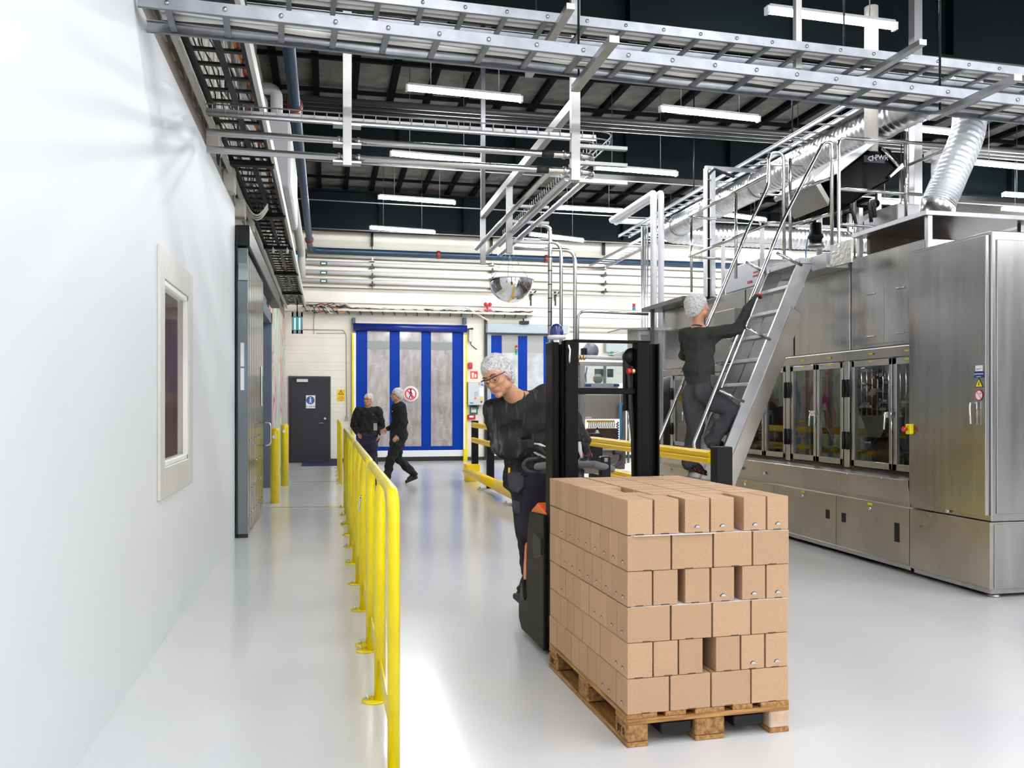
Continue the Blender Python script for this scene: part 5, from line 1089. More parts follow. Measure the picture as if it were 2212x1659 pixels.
m = MB(); cpt = [f(1334 + 2.5 * math.sin(i * 1.1), 912 + i * .95, Y0 - .05 + .03 * math.cos(i * 1.1)) for i in range(68)]; m.tube(cpt, .008, 6); m.build('coiled_hose', mat('hose_blue3', (.02, .04, .35), .4), t)
for u, mt in ((1341, mat('hose_blue2', (.05, .3, .6))), (1357, STEEL), (1366, ALU)): m = MB(); m.tube([f(u, 872, Y0 - .1), f(u, 1000, Y0 - .1)], .018, 8); m.build('vertical_tube', mt, t)
m = MB(); m.tube([f(1341, 873, Y0 - .1), f(1368, 873, Y0 - .1)], .016, 8); m.build('cross_tube', mat('hose_blue2', (.05, .3, .6)), t)
m = MB(); m.tube([f(1268, 793, Y0 + .1), f(1265, 810, Y0 + .1), f(1266, 826, Y0 + .1)], .012, 6); m.build('blue_hose', mat('hose_blue2', (.05, .3, .6)), t)
m = MB(); a = f(1255, 757, Y0 + .2); m.lathe([(.10, -.05), (.13, 0), (.10, .05), (.05, .06), (.001, .06)], f(1276, 758, Y0 + .2), (0, -1, 0), 18); m.build('motor', mat('motor_grey', (.30, .32, .38), .4, .5), t)
fb('valve_body', 1258, 752, 1268, 768, Y0 + .1, Y0 + .2, BLACKM); fb('green_lamp', 1320, 759, 1325, 764, Y0, Y0 + .03, mat('green_lens', (.02, .35, .16)), 0)
m = MB(); m.prism([f(1322, 766), f(1352, 757), f(1352, 768), f(1330, 771)], (0, .2, 0)); m.build('lid_arm', PAPER, t)
o = thing('product_bottle', 'white spray bottle on the filling station table', 'bottle', f(1290, 946, Y0 - .1)); m = MB(); m.lathe([(.001, 0), (.03, 0), (.03, .09), (.012, .12), (.012, .15), (.001, .15)], f(1290, 946, Y0 - .1), n=14); m.build('bottle_body', PAPER, o)
m = MB(); m.lathe([(.013, .12), (.013, .155), (.001, .155)], f(1290, 946, Y0 - .1), n=10); m.build('bottle_cap', BLACKM, o)
m = MB(); m.lathe([(.001, 0), (.035, 0), (.03, .03), (.010, .05), (.001, .07)], f(1282, 946, Y0 - .1), n=12); tag(m.build('orange_cone', mat('orange_paint', (.9, .3, .02))), 'small orange plastic cap on the filling station table', 'cap')
# horizontal product pipe behind the mast
t = thing('product_pipe', 'white horizontal pipe with brass fittings above the filling station', 'pipe', f(1300, 772, 11.8))
m = MB(); m.tube([f(1232, 770, 11.8), f(1365, 775, 11.8)], .028, 12); m.build('pipe', WHITEP, t)
for u in (1250, 1256, 1262): m = MB(); m.lathe([(.03, -.015), (.042, 0), (.03, .015)], f(u, 772.5, 11.75), (1, 0, 0), 12); m.build('brass_fitting', mat('brass', (.7, .5, .25), .3, 1.), t)
# wall trunking low on the back wall, right of the doors
for k, v in enumerate((706, 716, 735)):
    z = zb(1240, v); m = MB(); m.tube([(aY(1230, v, YB).x, YB - .05, z), (XR - .1, YB - .05, z)], .025 if k != 2 else .012, 8); tag(m.build('wall_conduit', mat('conduit_cream', (.66, .63, .55), .5)), ('upper', 'middle', 'lower')[k] + ' cream cable conduit low on the back wall beyond the mast', 'conduit')
t = thing('wall_mounted_signal', 'small red and teal signal lamp on the back wall above the thin steel rail', 'lamp', aY(1369, 672, YB - .3))
for k, mt in enumerate((RED, mat('teal_lens', (.02, .25, .35)))): m = MB(); m.tube([aY(1369.5, 656 + 7 * k, YB - .3), aY(1369.5, 663 + 7 * k, YB - .3)], .045, 12); m.build('lens', mt, t)
m = MB(); bbox(m, 1310, 738, 1380, 760, YB - .25, YB); tag(m.build('wall_mounted_casing', mat('housing_bluegrey', (.38, .44, .47), .4)), 'grey blue casing on the back wall seen through the mast', 'casing')
# ================================================================ OVERHEAD PIPES, FRAMES AND CABLE LADDERS
SP = mat('inox_pipe', (.66, .655, .65), .2, 1.)
Yp = 7.3; Xt = 2.33
t = thing('steel_pipe_run', 'pair of stainless pipes crossing under the roof and bending toward the back wall', 'pipe', (.9, 8.5, 3.5))
for k, z in enumerate((3.72, 3.58)):
    m = MB(); m.path([(-.95, Yp, z), (Xt + .0 - .0 * k, Yp, z), (Xt + .0 - .0 * k, 11.6, z)], .029, .12, 14, 8); m.build('pipe', SP, t)
    m = MB(); a = aY((1181, 1170)[k], 333 + 36 * k, Yp); m.tube([(a.x - .05, Yp, z), (a.x + .06, Yp, z)], .032, 14); m.build('black_sleeve', RUBBER, t)
    for x in (.10, .26, 2.05, 2.2): m = MB(); m.lathe([(.029, -.012), (.038, -.01), (.038, .01), (.029, .012)], (x, Yp, z), (1, 0, 0), 12); m.build('clamp_ring', ALU, t)
for k, (dx, z) in enumerate(((-.17, 3.60), (-.32, 3.66))): m = MB(); m.tube([(Xt + dx, 7.6, z), (Xt + dx, 11.6, z)], .029, 12); m.build('pipe', SP, t)
# descending pipes
for k, (u, v0, Y, r) in enumerate(((1188, 487, 11.5, .030), (1212, 523, 11.75, .026), (1242, 541, 11.75, .027))):
    p = aY(u, v0, Y); m = MB(); x0 = aY((1160, 1130, 1110)[k], v0, Y).x
    m.path([V((x0, Y, p.z)), V((p.x, Y, p.z)), V((p.x, Y, .0))], r, .16, 14, 8); m.build('drop_pipe', SP, t)
p = aY(1188, 487, 11.5)
for i in range(9): m = MB(); m.lathe([(.030, -.008), (.035, 0), (.030, .008)], (p.x, 11.5, p.z - .25 - .19 * i), UP, 10); m.build('cable_tie', RUBBER, t)
a = aY(1248, 672, 12.25); c = aY(1400, 680, 12.25); a = aY(1248, 672, 11.75); c = aY(1400, 680, 11.75); m = MB(); m.path([V((a.x, 11.75, 1.9)), V((a.x, 11.75, a.z)), V((c.x, 11.75, a.z - .02))], .02, .12, 10); m.build('thin_rail', SP, t)
# wire tray above the pipes
t = thing('wire_tray', 'slim wire mesh cable tray above the pair of steel pipes', 'cable tray', (.8, 8.5, 3.88))
m = MB()
for dy in (-.05, .05): m.path([(-.95, Yp + dy, 3.87), (Xt + .12 - dy, Yp + dy, 3.87), (Xt + .12 - dy, 11.6, 3.87)], .006, .18, 6)
m.path([(-.95, Yp - .06, 3.93), (Xt + .18, Yp - .06, 3.93), (Xt + .18, 11.6, 3.93)], .006, .18, 6)
m.build('long_wire', ALU, t)
m = MB(); m.bar((-.95, Yp - .04, 3.875), (Xt, Yp - .04, 3.875), .004, .055); m.build('tray_side', ALU, t)
m = MB(); x = -.9
while x < Xt: m.tube([(x, Yp - .06, 3.93), (x, Yp - .06, 3.87), (x, Yp + .06, 3.87), (x, Yp + .06, 3.93)], .004, 5, cap=False); x += .10
y = Yp + .1
while y < 11.6: m.tube([(Xt + .05, y, 3.93), (Xt + .05, y, 3.87), (Xt + .18, y, 3.87), (Xt + .18, y, 3.93)], .004, 5, cap=False); y += .10
m.build('wire_mesh', ALU, t)
# hanger frames
HF = mat('hanger_profile', (.38, .375, .37), .4, .5)
m = MB(); m.box((3.66, 6.2, 4.20), (3.71, 6.25, ZR)); tag(m.build('ceiling_hanger', HF), 'square grey hanger post above the higher cable ladder, in front of the roof', 'hanger')
m = MB(); m.box((.165 - .035, Yp - .11, 3.49), (.165 + .035, Yp - .06, ZR)); t = m.build('hanger_post', HF); tag(t, 'light grey hanger post carrying the pipe pair beside the left tray', 'hanger')
for z in (3.54, 3.69, 3.85): m = MB(); m.box((.05, Yp - .06, z - .015), (.28, Yp + .05, z)); m.build('pipe_bracket', ALU, t)
t = thing('pipe_gantry', 'light grey hanger frame with a long sloping top bar over the pipe bend', 'hanger', (2.14, 9.5, 3.4))
xs = 2.14
m = MB(); m.box((xs - .04, Yp - .06, 3.49), (xs + .04, Yp - .0, ZR)); m.build('post', HF, t)
m = MB(); m.box((xs - .035, Yp, 4.13), (xs + .035, 11.85, 4.22)); m.build('top_bar', HF, t)
m = MB(); m.box((xs - .035, 10.02, 3.33), (xs + .035, 10.08, 4.15)); m.build('post', HF, t)
m = MB(); m.box((xs - .035, 11.8, 3.48), (xs + .035, 11.86, 4.22)); m.build('post', HF, t)
m = MB(); m.box((xs - .03, 11.8, 4.22), (xs + .03, 11.86, ZR)); m.build('dark_post', mat('dark_post', (.03, .03, .035), .5), t)
for y, zs in ((10.08, (3.50, 3.74, 3.93)), (Yp, (3.52, 3.68, 3.83))):
    for z in zs: m = MB(); m.box((xs, y, z - .03), (xs + .5, y + .05, z)); m.build('cross_arm', HF, t)
# dome mirror
c = aY(1104, 606, 11.35); t = thing('dome_mirror', 'half dome safety mirror hanging from wires under the pipe bend', 'mirror', c - UP * .31)
R_ = .30; prof = [(R_ * math.sin(a), -R_ * 1.0 * math.cos(a)) for a in np.linspace(.001, PI / 2, 20)]
m = MB(); m.lathe(prof, c, UP, 48); m.build('mirror_dome', mat('mirror', (.92, .92, .93), .015, 1.), t)
m = MB(); m.lathe([(R_ - .004, 0), (R_ + .012, .0), (R_ + .012, .012), (R_ - .004, .012)], c, UP, 48); m.build('rim', mat('mirror_rim', (.55, .57, .6), .3, .6), t)
for dx, dy in ((-.26, 0), (.26, 0), (0, .26), (0, -.26)): m = MB(); m.tube([c + V((dx, dy, .01)), V((c.x - .02 + dx * .15, c.y, 3.56))], .0035, 6); m.build('suspension_wire', ALU, t)
# foreground cable ladders (rise over the picture top), cables on them
LADM = mat('ladder_galv', (.27, .28, .31), .45, .6, var=.2, vscale=9)
def big_ladder(label, p, q, w, z, pitch=.30):
    p = V((*p, z)); q = V((*q, z)); d = (q - p).normalized(); s = UP.cross(d).normalized()
    t = thing('cable_ladder', label, 'cable ladder', (p + q) / 2, 'big cable ladders crossing the hall near the camera')
    for k, o_ in enumerate((V((0, 0, 0)), s * w)):
        m = MB(); m.bar(p + o_, q + o_, .008, .066); 
        for dz_ in (.032, -.032): m.bar(p + o_ + UP * dz_ + s * (.008 if k == 0 else -.008), q + o_ + UP * dz_ + s * (.008 if k == 0 else -.008), .022, .005)
        m.build('side_rail', LADM, t)
    n = int((q - p).length / pitch)
    for i in range(n):
        c = p + d * pitch * (i + .5) - UP * .015; m = MB(); m.bar(c, c + s * w, .035, .02); m.build('rung', LADM, t)
    for i in range(n * 1):
        c = p + d * pitch * (i + .5) - s * .005; m = MB(); m.lathe([(.013, .0), (.013, .006), (.001, .008)], c, -s, 8); m.build('bolt', ALU, t)
    return t, p, q, d, s
l1 = big_ladder('big galvanised cable ladder nearest the camera, starting at the white wall', (-1.0, 4.95), (9.0, 5.45), .34, 3.70)
l2 = big_ladder('big galvanised cable ladder hung higher, just behind the nearest one', (-1.0, 5.88), (10.5, 6.25), .38, 4.30)
random.seed(4)
for (t_, p, q, d, s), n, lb in ((l1, 7, 'bundle of grey and white cables lying on the nearest cable ladder'), (l2, 6, 'bundle of grey cables lying on the higher cable ladder')):
    t = thing('cable_bundle', lb, 'cables', p)
    for k in range(n):
        off = .05 + k * .04; pts = [p + d * (.1 + (q - p).length * i / 24 * .97) + s * (off + random.uniform(-.012, .012)) + UP * (.012 + random.uniform(0, .01)) for i in range(25)]
        m = MB(); m.tube(pts, random.choice((.012, .018, .02)), 8); m.build('cable', [CBL[2], CBL[1], WHITEP, CBL[1], CBL[2], CBL[0], CBL[1]][k], t)
# struts under the ladders and their hangers
for k, (x, lb) in enumerate(((1.62, 'perforated strut under the big cable ladders near the hall middle'), (4.35, 'perforated strut under the big cable ladders near the flexible duct'))):
    m = MB(); m.box((x - .03, 4.7, 3.60), (x + .03, 5.5, 3.64)); m.box((x - .03, 5.6, 4.20), (x + .03, 6.85, 4.24)); t = m.build('ladder_strut', ALU); tag(t, lb, 'strut', 'struts carrying the big cable ladders')
    for y, z in ((5.42, 3.6), (6.6, 4.2)): m = MB(); m.tube([(x, y, z), (x, y, ZR)], .008, 8); m.build('hanger_rod', BLACKM, t)
# low pitched service girder under roof and the thin conduit lines
for k, (y, z, lb) in enumerate(((12.9, 6.0, 'dark service duct under the roof behind the steel pipes'), (21.2, 5.78, 'thin cable line strung along the lights nearest the back wall'), (18.0, 5.72, 'thin cable line strung along the second row of tube lights'), (15.2, 5.74, 'thin cable line strung along the third row of tube lights'))):
    m = MB()
    if k == 0:
        for dy in (0, .18, .36): m.tube([(-1, y + dy, z), (XR - .2, y + dy, z)], .05, 10)
    else: m.tube([(-1, y, z), (XR - .2, y + .4, z)], .012, 6)
    tag(m.build('hanging_duct' if k == 0 else 'hanging_cable', mat('service_dark', (.045, .045, .045), .4, .4) if k == 0 else CBL[1]), lb, 'duct' if k == 0 else 'cable')
# white roof truss channel on the right behind the flexible duct
m = MB(); a = aY(2075, 470, 9.5); m.bar((7.6, 9.6, 3.45), (11.5, 6.9, 4.75), .25, .05); 
for dz_ in (.0, -.16, -.30): m.bar((7.6, 9.6, 3.4 + dz_), (11.5, 6.9, 4.7 + dz_), .04, .05)
tag(m.build('hanging_channel', mat('channel_white', (.60, .60, .60), .4)), 'white sloping conveyor channel behind the flexible duct', 'channel')
# ================================================================ PEOPLE : smooth-union distance fields turned into one mesh each
def A(p): return np.array([p[0], p[1], p[2]], dtype=np.float32)
def d_cap(X, p, q, r1, r2):
    ba = q - p; L2 = float(ba @ ba) + 1e-9; t = np.clip(((X - p) @ ba) / L2, 0, 1)
    D = X - p - t[:, None] * ba
    return np.sqrt((D * D).sum(1)) - (r1 + (r2 - r1) * t)
def d_ell(X, c, r, Rm):
    Y = (X - c) @ Rm; k0 = np.sqrt(((Y / r) ** 2).sum(1)); k1 = np.sqrt(((Y / (r * r)) ** 2).sum(1)) + 1e-6
    return k0 * (k0 - 1) / k1
def d_slab(X, p, q, w1, w2, h1, h2, side):
    """tapered elliptical capsule; side = wide axis; w = half widths, h = half depths at p and q"""
    ba = q - p; L = float(np.sqrt(ba @ ba)); u = ba / L; s = side - u * float(side @ u); s = s / np.sqrt(s @ s); n = np.cross(u, s)
    Y = X - p; a = Y @ u; t = np.clip(a / L, 0, 1); ex = a - t * L
    w = w1 + (w2 - w1) * t; h = h1 + (h2 - h1) * t; m_ = np.minimum(w, h)
    q_ = np.sqrt(((Y @ s) / w) ** 2 + ((Y @ n) / h) ** 2 + (ex / (m_ * .8)) ** 2)
    return (q_ - 1) * m_ * .9
def prim_d(X, p):
    k = p[0]
    if k == 'c': return d_cap(X, p[1], p[2], p[3], p[4])
    if k == 'e': return d_ell(X, p[1], p[2], p[3])
    if k == 's': return d_slab(X, *p[1:8])
def field(X, prims, disp=None):
    d = None
    for (p, k, sub) in prims:
        v = prim_d(X, p)
        if d is None: d = v; continue
        if not sub: h = np.clip(.5 + .5 * (d - v) / k, 0, 1); d = d * (1 - h) + v * h - k * h * (1 - h)
        else: v = -v; h = np.clip(.5 - .5 * (d - v) / k, 0, 1); d = d * (1 - h) + v * h + k * h * (1 - h)
    if disp is not None: d = d + disp(X)
    return d
def mesh_field(prims, res, lo, hi, disp=None, margin=.05):
    B = 12; lo = np.array(lo, dtype=np.float32); n = np.ceil((np.array(hi) - lo) / res / B).astype(int) * B + 1
    F = np.full(tuple(n), 1., dtype=np.float32)
    nb = (n - 1) // B
    hd = res * B * .5 * 1.75
    I, J, K = np.meshgrid(*[np.arange(x) for x in nb], indexing='ij'); idx = np.stack([I.ravel(), J.ravel(), K.ravel()], 1)
    C = lo + (idx + .5) * B * res; C = C.astype(np.float32)
    pd = np.stack([prim_d(C, p[0]) for p in prims if not p[2]], 0); dm = pd.min(0)
    act = [p for p in prims]
    g = np.arange(B + 1); gi = np.stack(np.meshgrid(g, g, g, indexing='ij'), -1).reshape(-1, 3)
    full = field(C, prims)
    for b in range(len(idx)):
        s = idx[b] * B; sl = tuple(slice(s[i], s[i] + B + 1) for i in range(3))
        if abs(full[b]) > hd + margin:
            if full[b] < 0: F[sl] = -1.
            continue
        X = (lo + (s + gi) * res).astype(np.float32); c = C[b:b + 1]; loc = []
        for p in prims:
            v = float(prim_d(c, p[0])[0])
            if (v < dm[b] + 2 * hd + margin) or (p[2] and v < hd + margin): loc.append(p)
        pos = [p for p in loc if not p[2]]; neg = [p for p in loc if p[2]]
        if not pos: continue
        F[sl] = field(X, pos + neg, disp).reshape(B + 1, B + 1, B + 1)
    return F, lo
def surface_nets(F, lo, res):
    S_ = F < 0
    nx, ny, nz = F.shape
    cnt = np.zeros((nx - 1, ny - 1, nz - 1), dtype=np.int8); acc = np.zeros((nx - 1, ny - 1, nz - 1, 3), dtype=np.float32)
    offs = [(0, 0, 0), (1, 0, 0), (0, 1, 0), (1, 1, 0), (0, 0, 1), (1, 0, 1), (0, 1, 1), (1, 1, 1)]
    def sub(o): return (slice(o[0], nx - 1 + o[0]), slice(o[1], ny - 1 + o[1]), slice(o[2], nz - 1 + o[2]))
    for i in range(8):
        for ax in range(3):
            if offs[i][ax]: continue
            o2 = list(offs[i]); o2[ax] = 1; a = F[sub(offs[i])]; b = F[sub(o2)]; msk = (a < 0) != (b < 0)
            w = np.nonzero(msk); t = a[w] / (a[w] - b[w]); P_ = np.tile(np.array(offs[i], dtype=np.float32), (len(t), 1)); P_[:, ax] += t
            acc[w] += P_; cnt[w] += 1
    w = np.nonzero(cnt); vid = np.full(cnt.shape, -1, dtype=np.int64); vid[w] = np.arange(len(w[0]))
    verts = (np.stack(w, 1) + acc[w] / cnt[w][:, None]) * res + lo
    faces = []
    for ax in range(3):
        a, b = [(1, 2), (2, 0), (0, 1)][ax]
        sl0 = [slice(1, -1)] * 3; sl0[ax] = slice(0, -1); sl1 = list(sl0); sl1[ax] = slice(1, None)
        s0 = S_[tuple(sl0)]; s1 = S_[tuple(sl1)]
        w = np.nonzero(s0 != s1); base = np.stack(w, 1) + np.array([1 if i != ax else 0 for i in range(3)])
        flip = s0[w]
        def V_(da, db):
            q = base.copy(); q[:, a] += da; q[:, b] += db; return vid[q[:, 0], q[:, 1], q[:, 2]]
        q = np.stack([V_(-1, -1), V_(0, -1), V_(0, 0), V_(-1, 0)], 1); q[~flip] = q[~flip][:, ::-1]; faces.append(q)
    return verts, np.concatenate(faces)
def sdf_obj(name, m_, prims, res, parent, disp=None):
    los = []; his = []
    for p, k, sub in prims:
        if sub: continue
        if p[0] == 'c': R_ = max(p[3], p[4]); los += [np.minimum(p[1], p[2]) - R_]; his += [np.maximum(p[1], p[2]) + R_]
        elif p[0] == 'e': R_ = max(p[2]); los += [p[1] - R_]; his += [p[1] + R_]
        else: R_ = max(p[3:7]); los += [np.minimum(p[1], p[2]) - R_]; his += [np.maximum(p[1], p[2]) + R_]
    lo = np.min(los, 0) - .03; hi = np.max(his, 0) + .03
    F, lo = mesh_field(prims, res, lo, hi, disp); v, f = surface_nets(F, lo, res)
    me = bpy.data.meshes.new(name); off = np.array(WL[parent.name]); v = v - off
    me.vertices.add(len(v)); me.vertices.foreach_set('co', v.astype(np.float32).ravel())
    me.loops.add(len(f) * 4); me.loops.foreach_set('vertex_index', f.astype(np.int32).ravel()); me.polygons.add(len(f)); me.polygons.foreach_set('loop_start', np.arange(len(f), dtype=np.int32) * 4)
    me.update(calc_edges=True); me.validate(); me.polygons.foreach_set('use_smooth', [True] * len(me.polygons)); me.materials.append(m_)
    o = bpy.data.objects.new(name, me); COL.objects.link(o); o.parent = parent; WL[o.name] = WL[parent.name]
    return o
def cp(p, q, r1, r2=None, k=.02, sub=False): return (('c', A(p), A(q), r1, r1 if r2 is None else r2), k, sub)
I3 = np.eye(3, dtype=np.float32)
def el(c, r, R_=I3, k=.02, sub=False): return (('e', A(c), np.array(r, dtype=np.float32), R_), k, sub)
def sl(p, q, w1, w2, h1, h2, side, k=.03): return (('s', A(p), A(q), w1, w2, h1, h2, A(side)), k, False)
def wrinkles(seed, amp, sc=22):
    rg = np.random.RandomState(seed); D = rg.normal(size=(7, 3)); D /= np.linalg.norm(D, axis=1)[:, None]; fr = rg.uniform(.5, 1.6, 7) * sc; ph = rg.uniform(0, 6, 7)
    D = D.astype(np.float32)
    def f(X):
        w = .35 * np.sin(X @ D[0] * sc * .4 + 1); o = 0
        for i in range(7): o = o + np.abs(np.sin(X @ D[i] * fr[i] + ph[i] + 1.4 * w + 1.1 * np.sin(X @ D[(i + 2) % 7] * sc * .33)))
        return ((o / 7 - .64) * amp * 6).astype(np.float32)
    return f
SKIN = mat('skin', (.62, .315, .19), .5, sss=.1, var=.14, vscale=22, spec=.35)
LIPS = mat('lips', (.45, .17, .13), .4)
HAIRG = mat('hair_dark_grey', (.05, .05, .045), .6, bump=.6, bscale=120, bstretch=(1, 1, 3))
HAIRB = mat('eyebrow_brown', (.07, .045, .03), .7)
EYEW = mat('eye_white', (.75, .74, .72), .2); IRIS = mat('iris', (.06, .05, .04), .2)
SHIRT = mat('shirt_charcoal', (.028, .028, .029), .9, spec=.1, bump=.45, bscale=16, bstretch=(1, 1, .6))
TROUS = mat('trousers_grey', (.040, .037, .052), .9, spec=.1, bump=.5, bscale=14)
GLOVEB = mat('glove_black', (.02, .02, .022), .7, bump=.2, bscale=90); GLOVER = mat('glove_red', (.6, .02, .03), .6); GLOVEW = mat('glove_white', (.75, .75, .77), .6)
SHOE = mat('shoe_black', (.012, .012, .013), .5, bump=.1, bscale=80)
# dusty shirt for the truck driver: pale flour streaks
ds = SHIRT.copy(); ds.name = 'shirt_dusty'; nt = ds.node_tree; N = nt.nodes; L = nt.links; b = N['Principled BSDF']
tc = N.new('ShaderNodeTexCoord'); mp = N.new('ShaderNodeMapping'); mp.inputs['Rotation'].default_value = (0, rad(-28), 0); mp.inputs['Scale'].default_value = (22, 8, 2.2); L.new(tc.outputs['Object'], mp.inputs[0])
n_ = N.new('ShaderNodeTexNoise'); n_.inputs['Scale'].default_value = 1.2; n_.inputs['Detail'].default_value = 5; L.new(mp.outputs[0], n_.inputs[0])
r_ = N.new('ShaderNodeValToRGB'); r_.color_ramp.elements[0].position = .56; r_.color_ramp.elements[0].color = (.030, .0295, .030, 1); r_.color_ramp.elements[1].position = .74; r_.color_ramp.elements[1].color = (.13, .125, .12, 1); L.new(n_.outputs[0], r_.inputs[0]); L.new(r_.outputs[0], b.inputs['Base Color'])
# hair net: fine white mesh, partly see-through
hn = bpy.data.materials.new('hair_net'); hn.use_nodes = True; nt = hn.node_tree; N = nt.nodes; L = nt.links; b = N['Principled BSDF']; b.inputs['Base Color'].default_value = (.82, .80, .80, 1); b.inputs['Roughness'].default_value = .7
tc = N.new('ShaderNodeTexCoord'); n_ = N.new('ShaderNodeTexNoise'); n_.inputs['Scale'].default_value = 26; n_.inputs['Detail'].default_value = 4; n_.inputs['Distortion'].default_value = 2.5; L.new(tc.outputs['Object'], n_.inputs[0])
r_ = N.new('ShaderNodeValToRGB'); e = r_.color_ramp.elements; e[0].position = .36; e[0].color = (.40, .40, .40, 1); e[1].position = .60; e[1].color = (.85, .85, .85, 1); L.new(n_.outputs[0], r_.inputs[0])
tr = N.new('ShaderNodeBsdfTransparent'); x_ = N.new('ShaderNodeMixShader'); L.new(r_.outputs[0], x_.inputs[0]); L.new(tr.outputs[0], x_.inputs[1]); L.new(b.outputs[0], x_.inputs[2]); L.new(x_.outputs[0], N['Material Output'].inputs['Surface'])
bp = N.new('ShaderNodeBump'); bp.inputs['Strength'].default_value = .8; bp.inputs['Distance'].default_value = .01; L.new(n_.outputs[0], bp.inputs['Height']); L.new(bp.outputs[0], b.inputs['Normal'])

def head_frame(fwd, up):
    f = V(fwd).normalized(); u = V(up); u = (u - f * u.dot(f)).normalized(); r = f.cross(u).normalized()   # r = the person's right-hand side seen from behind -> +x
    return r, f, u
class Head:
    def __init__(s, c, fwd, up, sc=1.):
        s.c = V(c); s.r, s.f, s.u = head_frame(fwd, up); s.k = sc
        s.R = np.array([[s.r[i], s.f[i], s.u[i]] for i in range(3)], dtype=np.float32)
    def p(s, x, y, z): return s.c + (s.r * x + s.f * y + s.u * z) * s.k
    def e(s, x, y, z, a, b, d, k=.012, sub=False): return el(s.p(x, y, z), (a * s.k, b * s.k, d * s.k), s.R, k, sub)
    def cap(s, a, b, r1, r2, k=.01, sub=False): return cp(s.p(*a), s.p(*b), r1 * s.k, r2 * s.k, k, sub)
    def prims(s):
        P_ = [s.e(0, -.018, .042, .077, .098, .080), s.e(0, .018, -.018, .064, .076, .086, .03), s.e(0, .032, -.074, .050, .052, .042, .02), s.e(0, .076, -.100, .022, .018, .017, .015),
              s.cap((-.036, .080, .028), (.036, .080, .028), .012, .012, .012), s.cap((0, .086, .014), (0, .112, -.026), .0085, .013, .008), s.e(0, .100, -.034, .018, .012, .009, .008),
              s.e(.040, .058, -.022, .022, .024, .022, .018), s.e(-.040, .058, -.022, .022, .024, .022, .018), s.e(0, .082, -.064, .026, .016, .015, .012)]
        for q in (-1, 1):
            P_ += [s.e(q * .078, -.008, -.012, .009, .022, .034, .008), s.e(q * .055, .02, -.07, .014, .03, .02, .02)]
        for q in (-1, 1): P_.append(s.e(q * .031, .096, .008, .018, .012, .011, .010, True))
        for q in (-1, 1): P_.append(s.e(q * .080, .000, -.010, .004, .010, .016, .006, True))
        for q in (-1, 1): P_.append(s.e(q * .031, .076, .006, .014, .014, .013, .004))
        P_ = [x for x in P_ if not x[2]] + [x for x in P_ if x[2]]
        return P_
    def details(s, par, body, closed=False, brows=True):
        for q in (-1, 1):
            m = MB(); m.ball(s.p(q * .031, .0765, .006), .0138 * s.k, 14, 10); o = m.build('eye', EYEW, body)
            m = MB(); m.disc(s.p(q * .031, .0908, .004 if not closed else -.004), .0058 * s.k, s.f, 16); m.build('iris', IRIS, o)
            lid = [s.e(q * .031, .0775, .012 if not closed else .006, .0152, .0148, .0105 if not closed else .0135, .003)]
            sdf_obj('eyelid', SKIN, lid, .0018, body)
            if brows: m = MB(); m.tube([s.p(q * .014, .098, .028), s.p(q * .032, .097, .036), s.p(q * .05, .083, .030)], [.003 * s.k, .0045 * s.k, .002 * s.k], 8); m.build('eyebrow', HAIRB, body)
        m = MB(); m.tube([s.p(-.024, .086, -.066), s.p(-.010, .0975, -.0615), s.p(0, .0985, -.063), s.p(.010, .0975, -.0615), s.p(.024, .086, -.066)], [.0015, .0036, .0034, .0036, .0015], 8)
        m.tube([s.p(-.022, .087, -.067), s.p(0, .0985, -.0715), s.p(.022, .087, -.067)], [.0015, .0045, .0015], 8); m.build('mouth', LIPS, body)
    def net(s, par, low=-.01, back=-.06, puff=.0):
        P_ = [s.e(0, -.028, .050, .090 + puff, .108 + puff, .090 + puff), s.e(0, -.06 - puff, .0 + back * .4, .082 + puff, .062 + puff, .075 + puff, .03)]
        P_ += [s.e(q * .070, -.025, .000, .022, .045, .045, .02) for q in (-1, 1)]
        P_.append(s.e(0, .13, -.075, .16, .10, .105, .008, True)); P_.append(s.e(0, .02, -.16, .2, .2, .085, .01, True))
        return sdf_obj('hair_net', hn, P_, .004, par, wrinkles(5, .0024, 90))
    def hair(s, par, m_):
        P_ = [s.e(0, -.026, .048, .081, .100, .084), s.e(0, -.055, -.01, .072, .052, .062, .02), s.e(0, .115, -.02, .11, .06, .095, .008, True)]
        return sdf_obj('hair', m_, P_, .004, par)
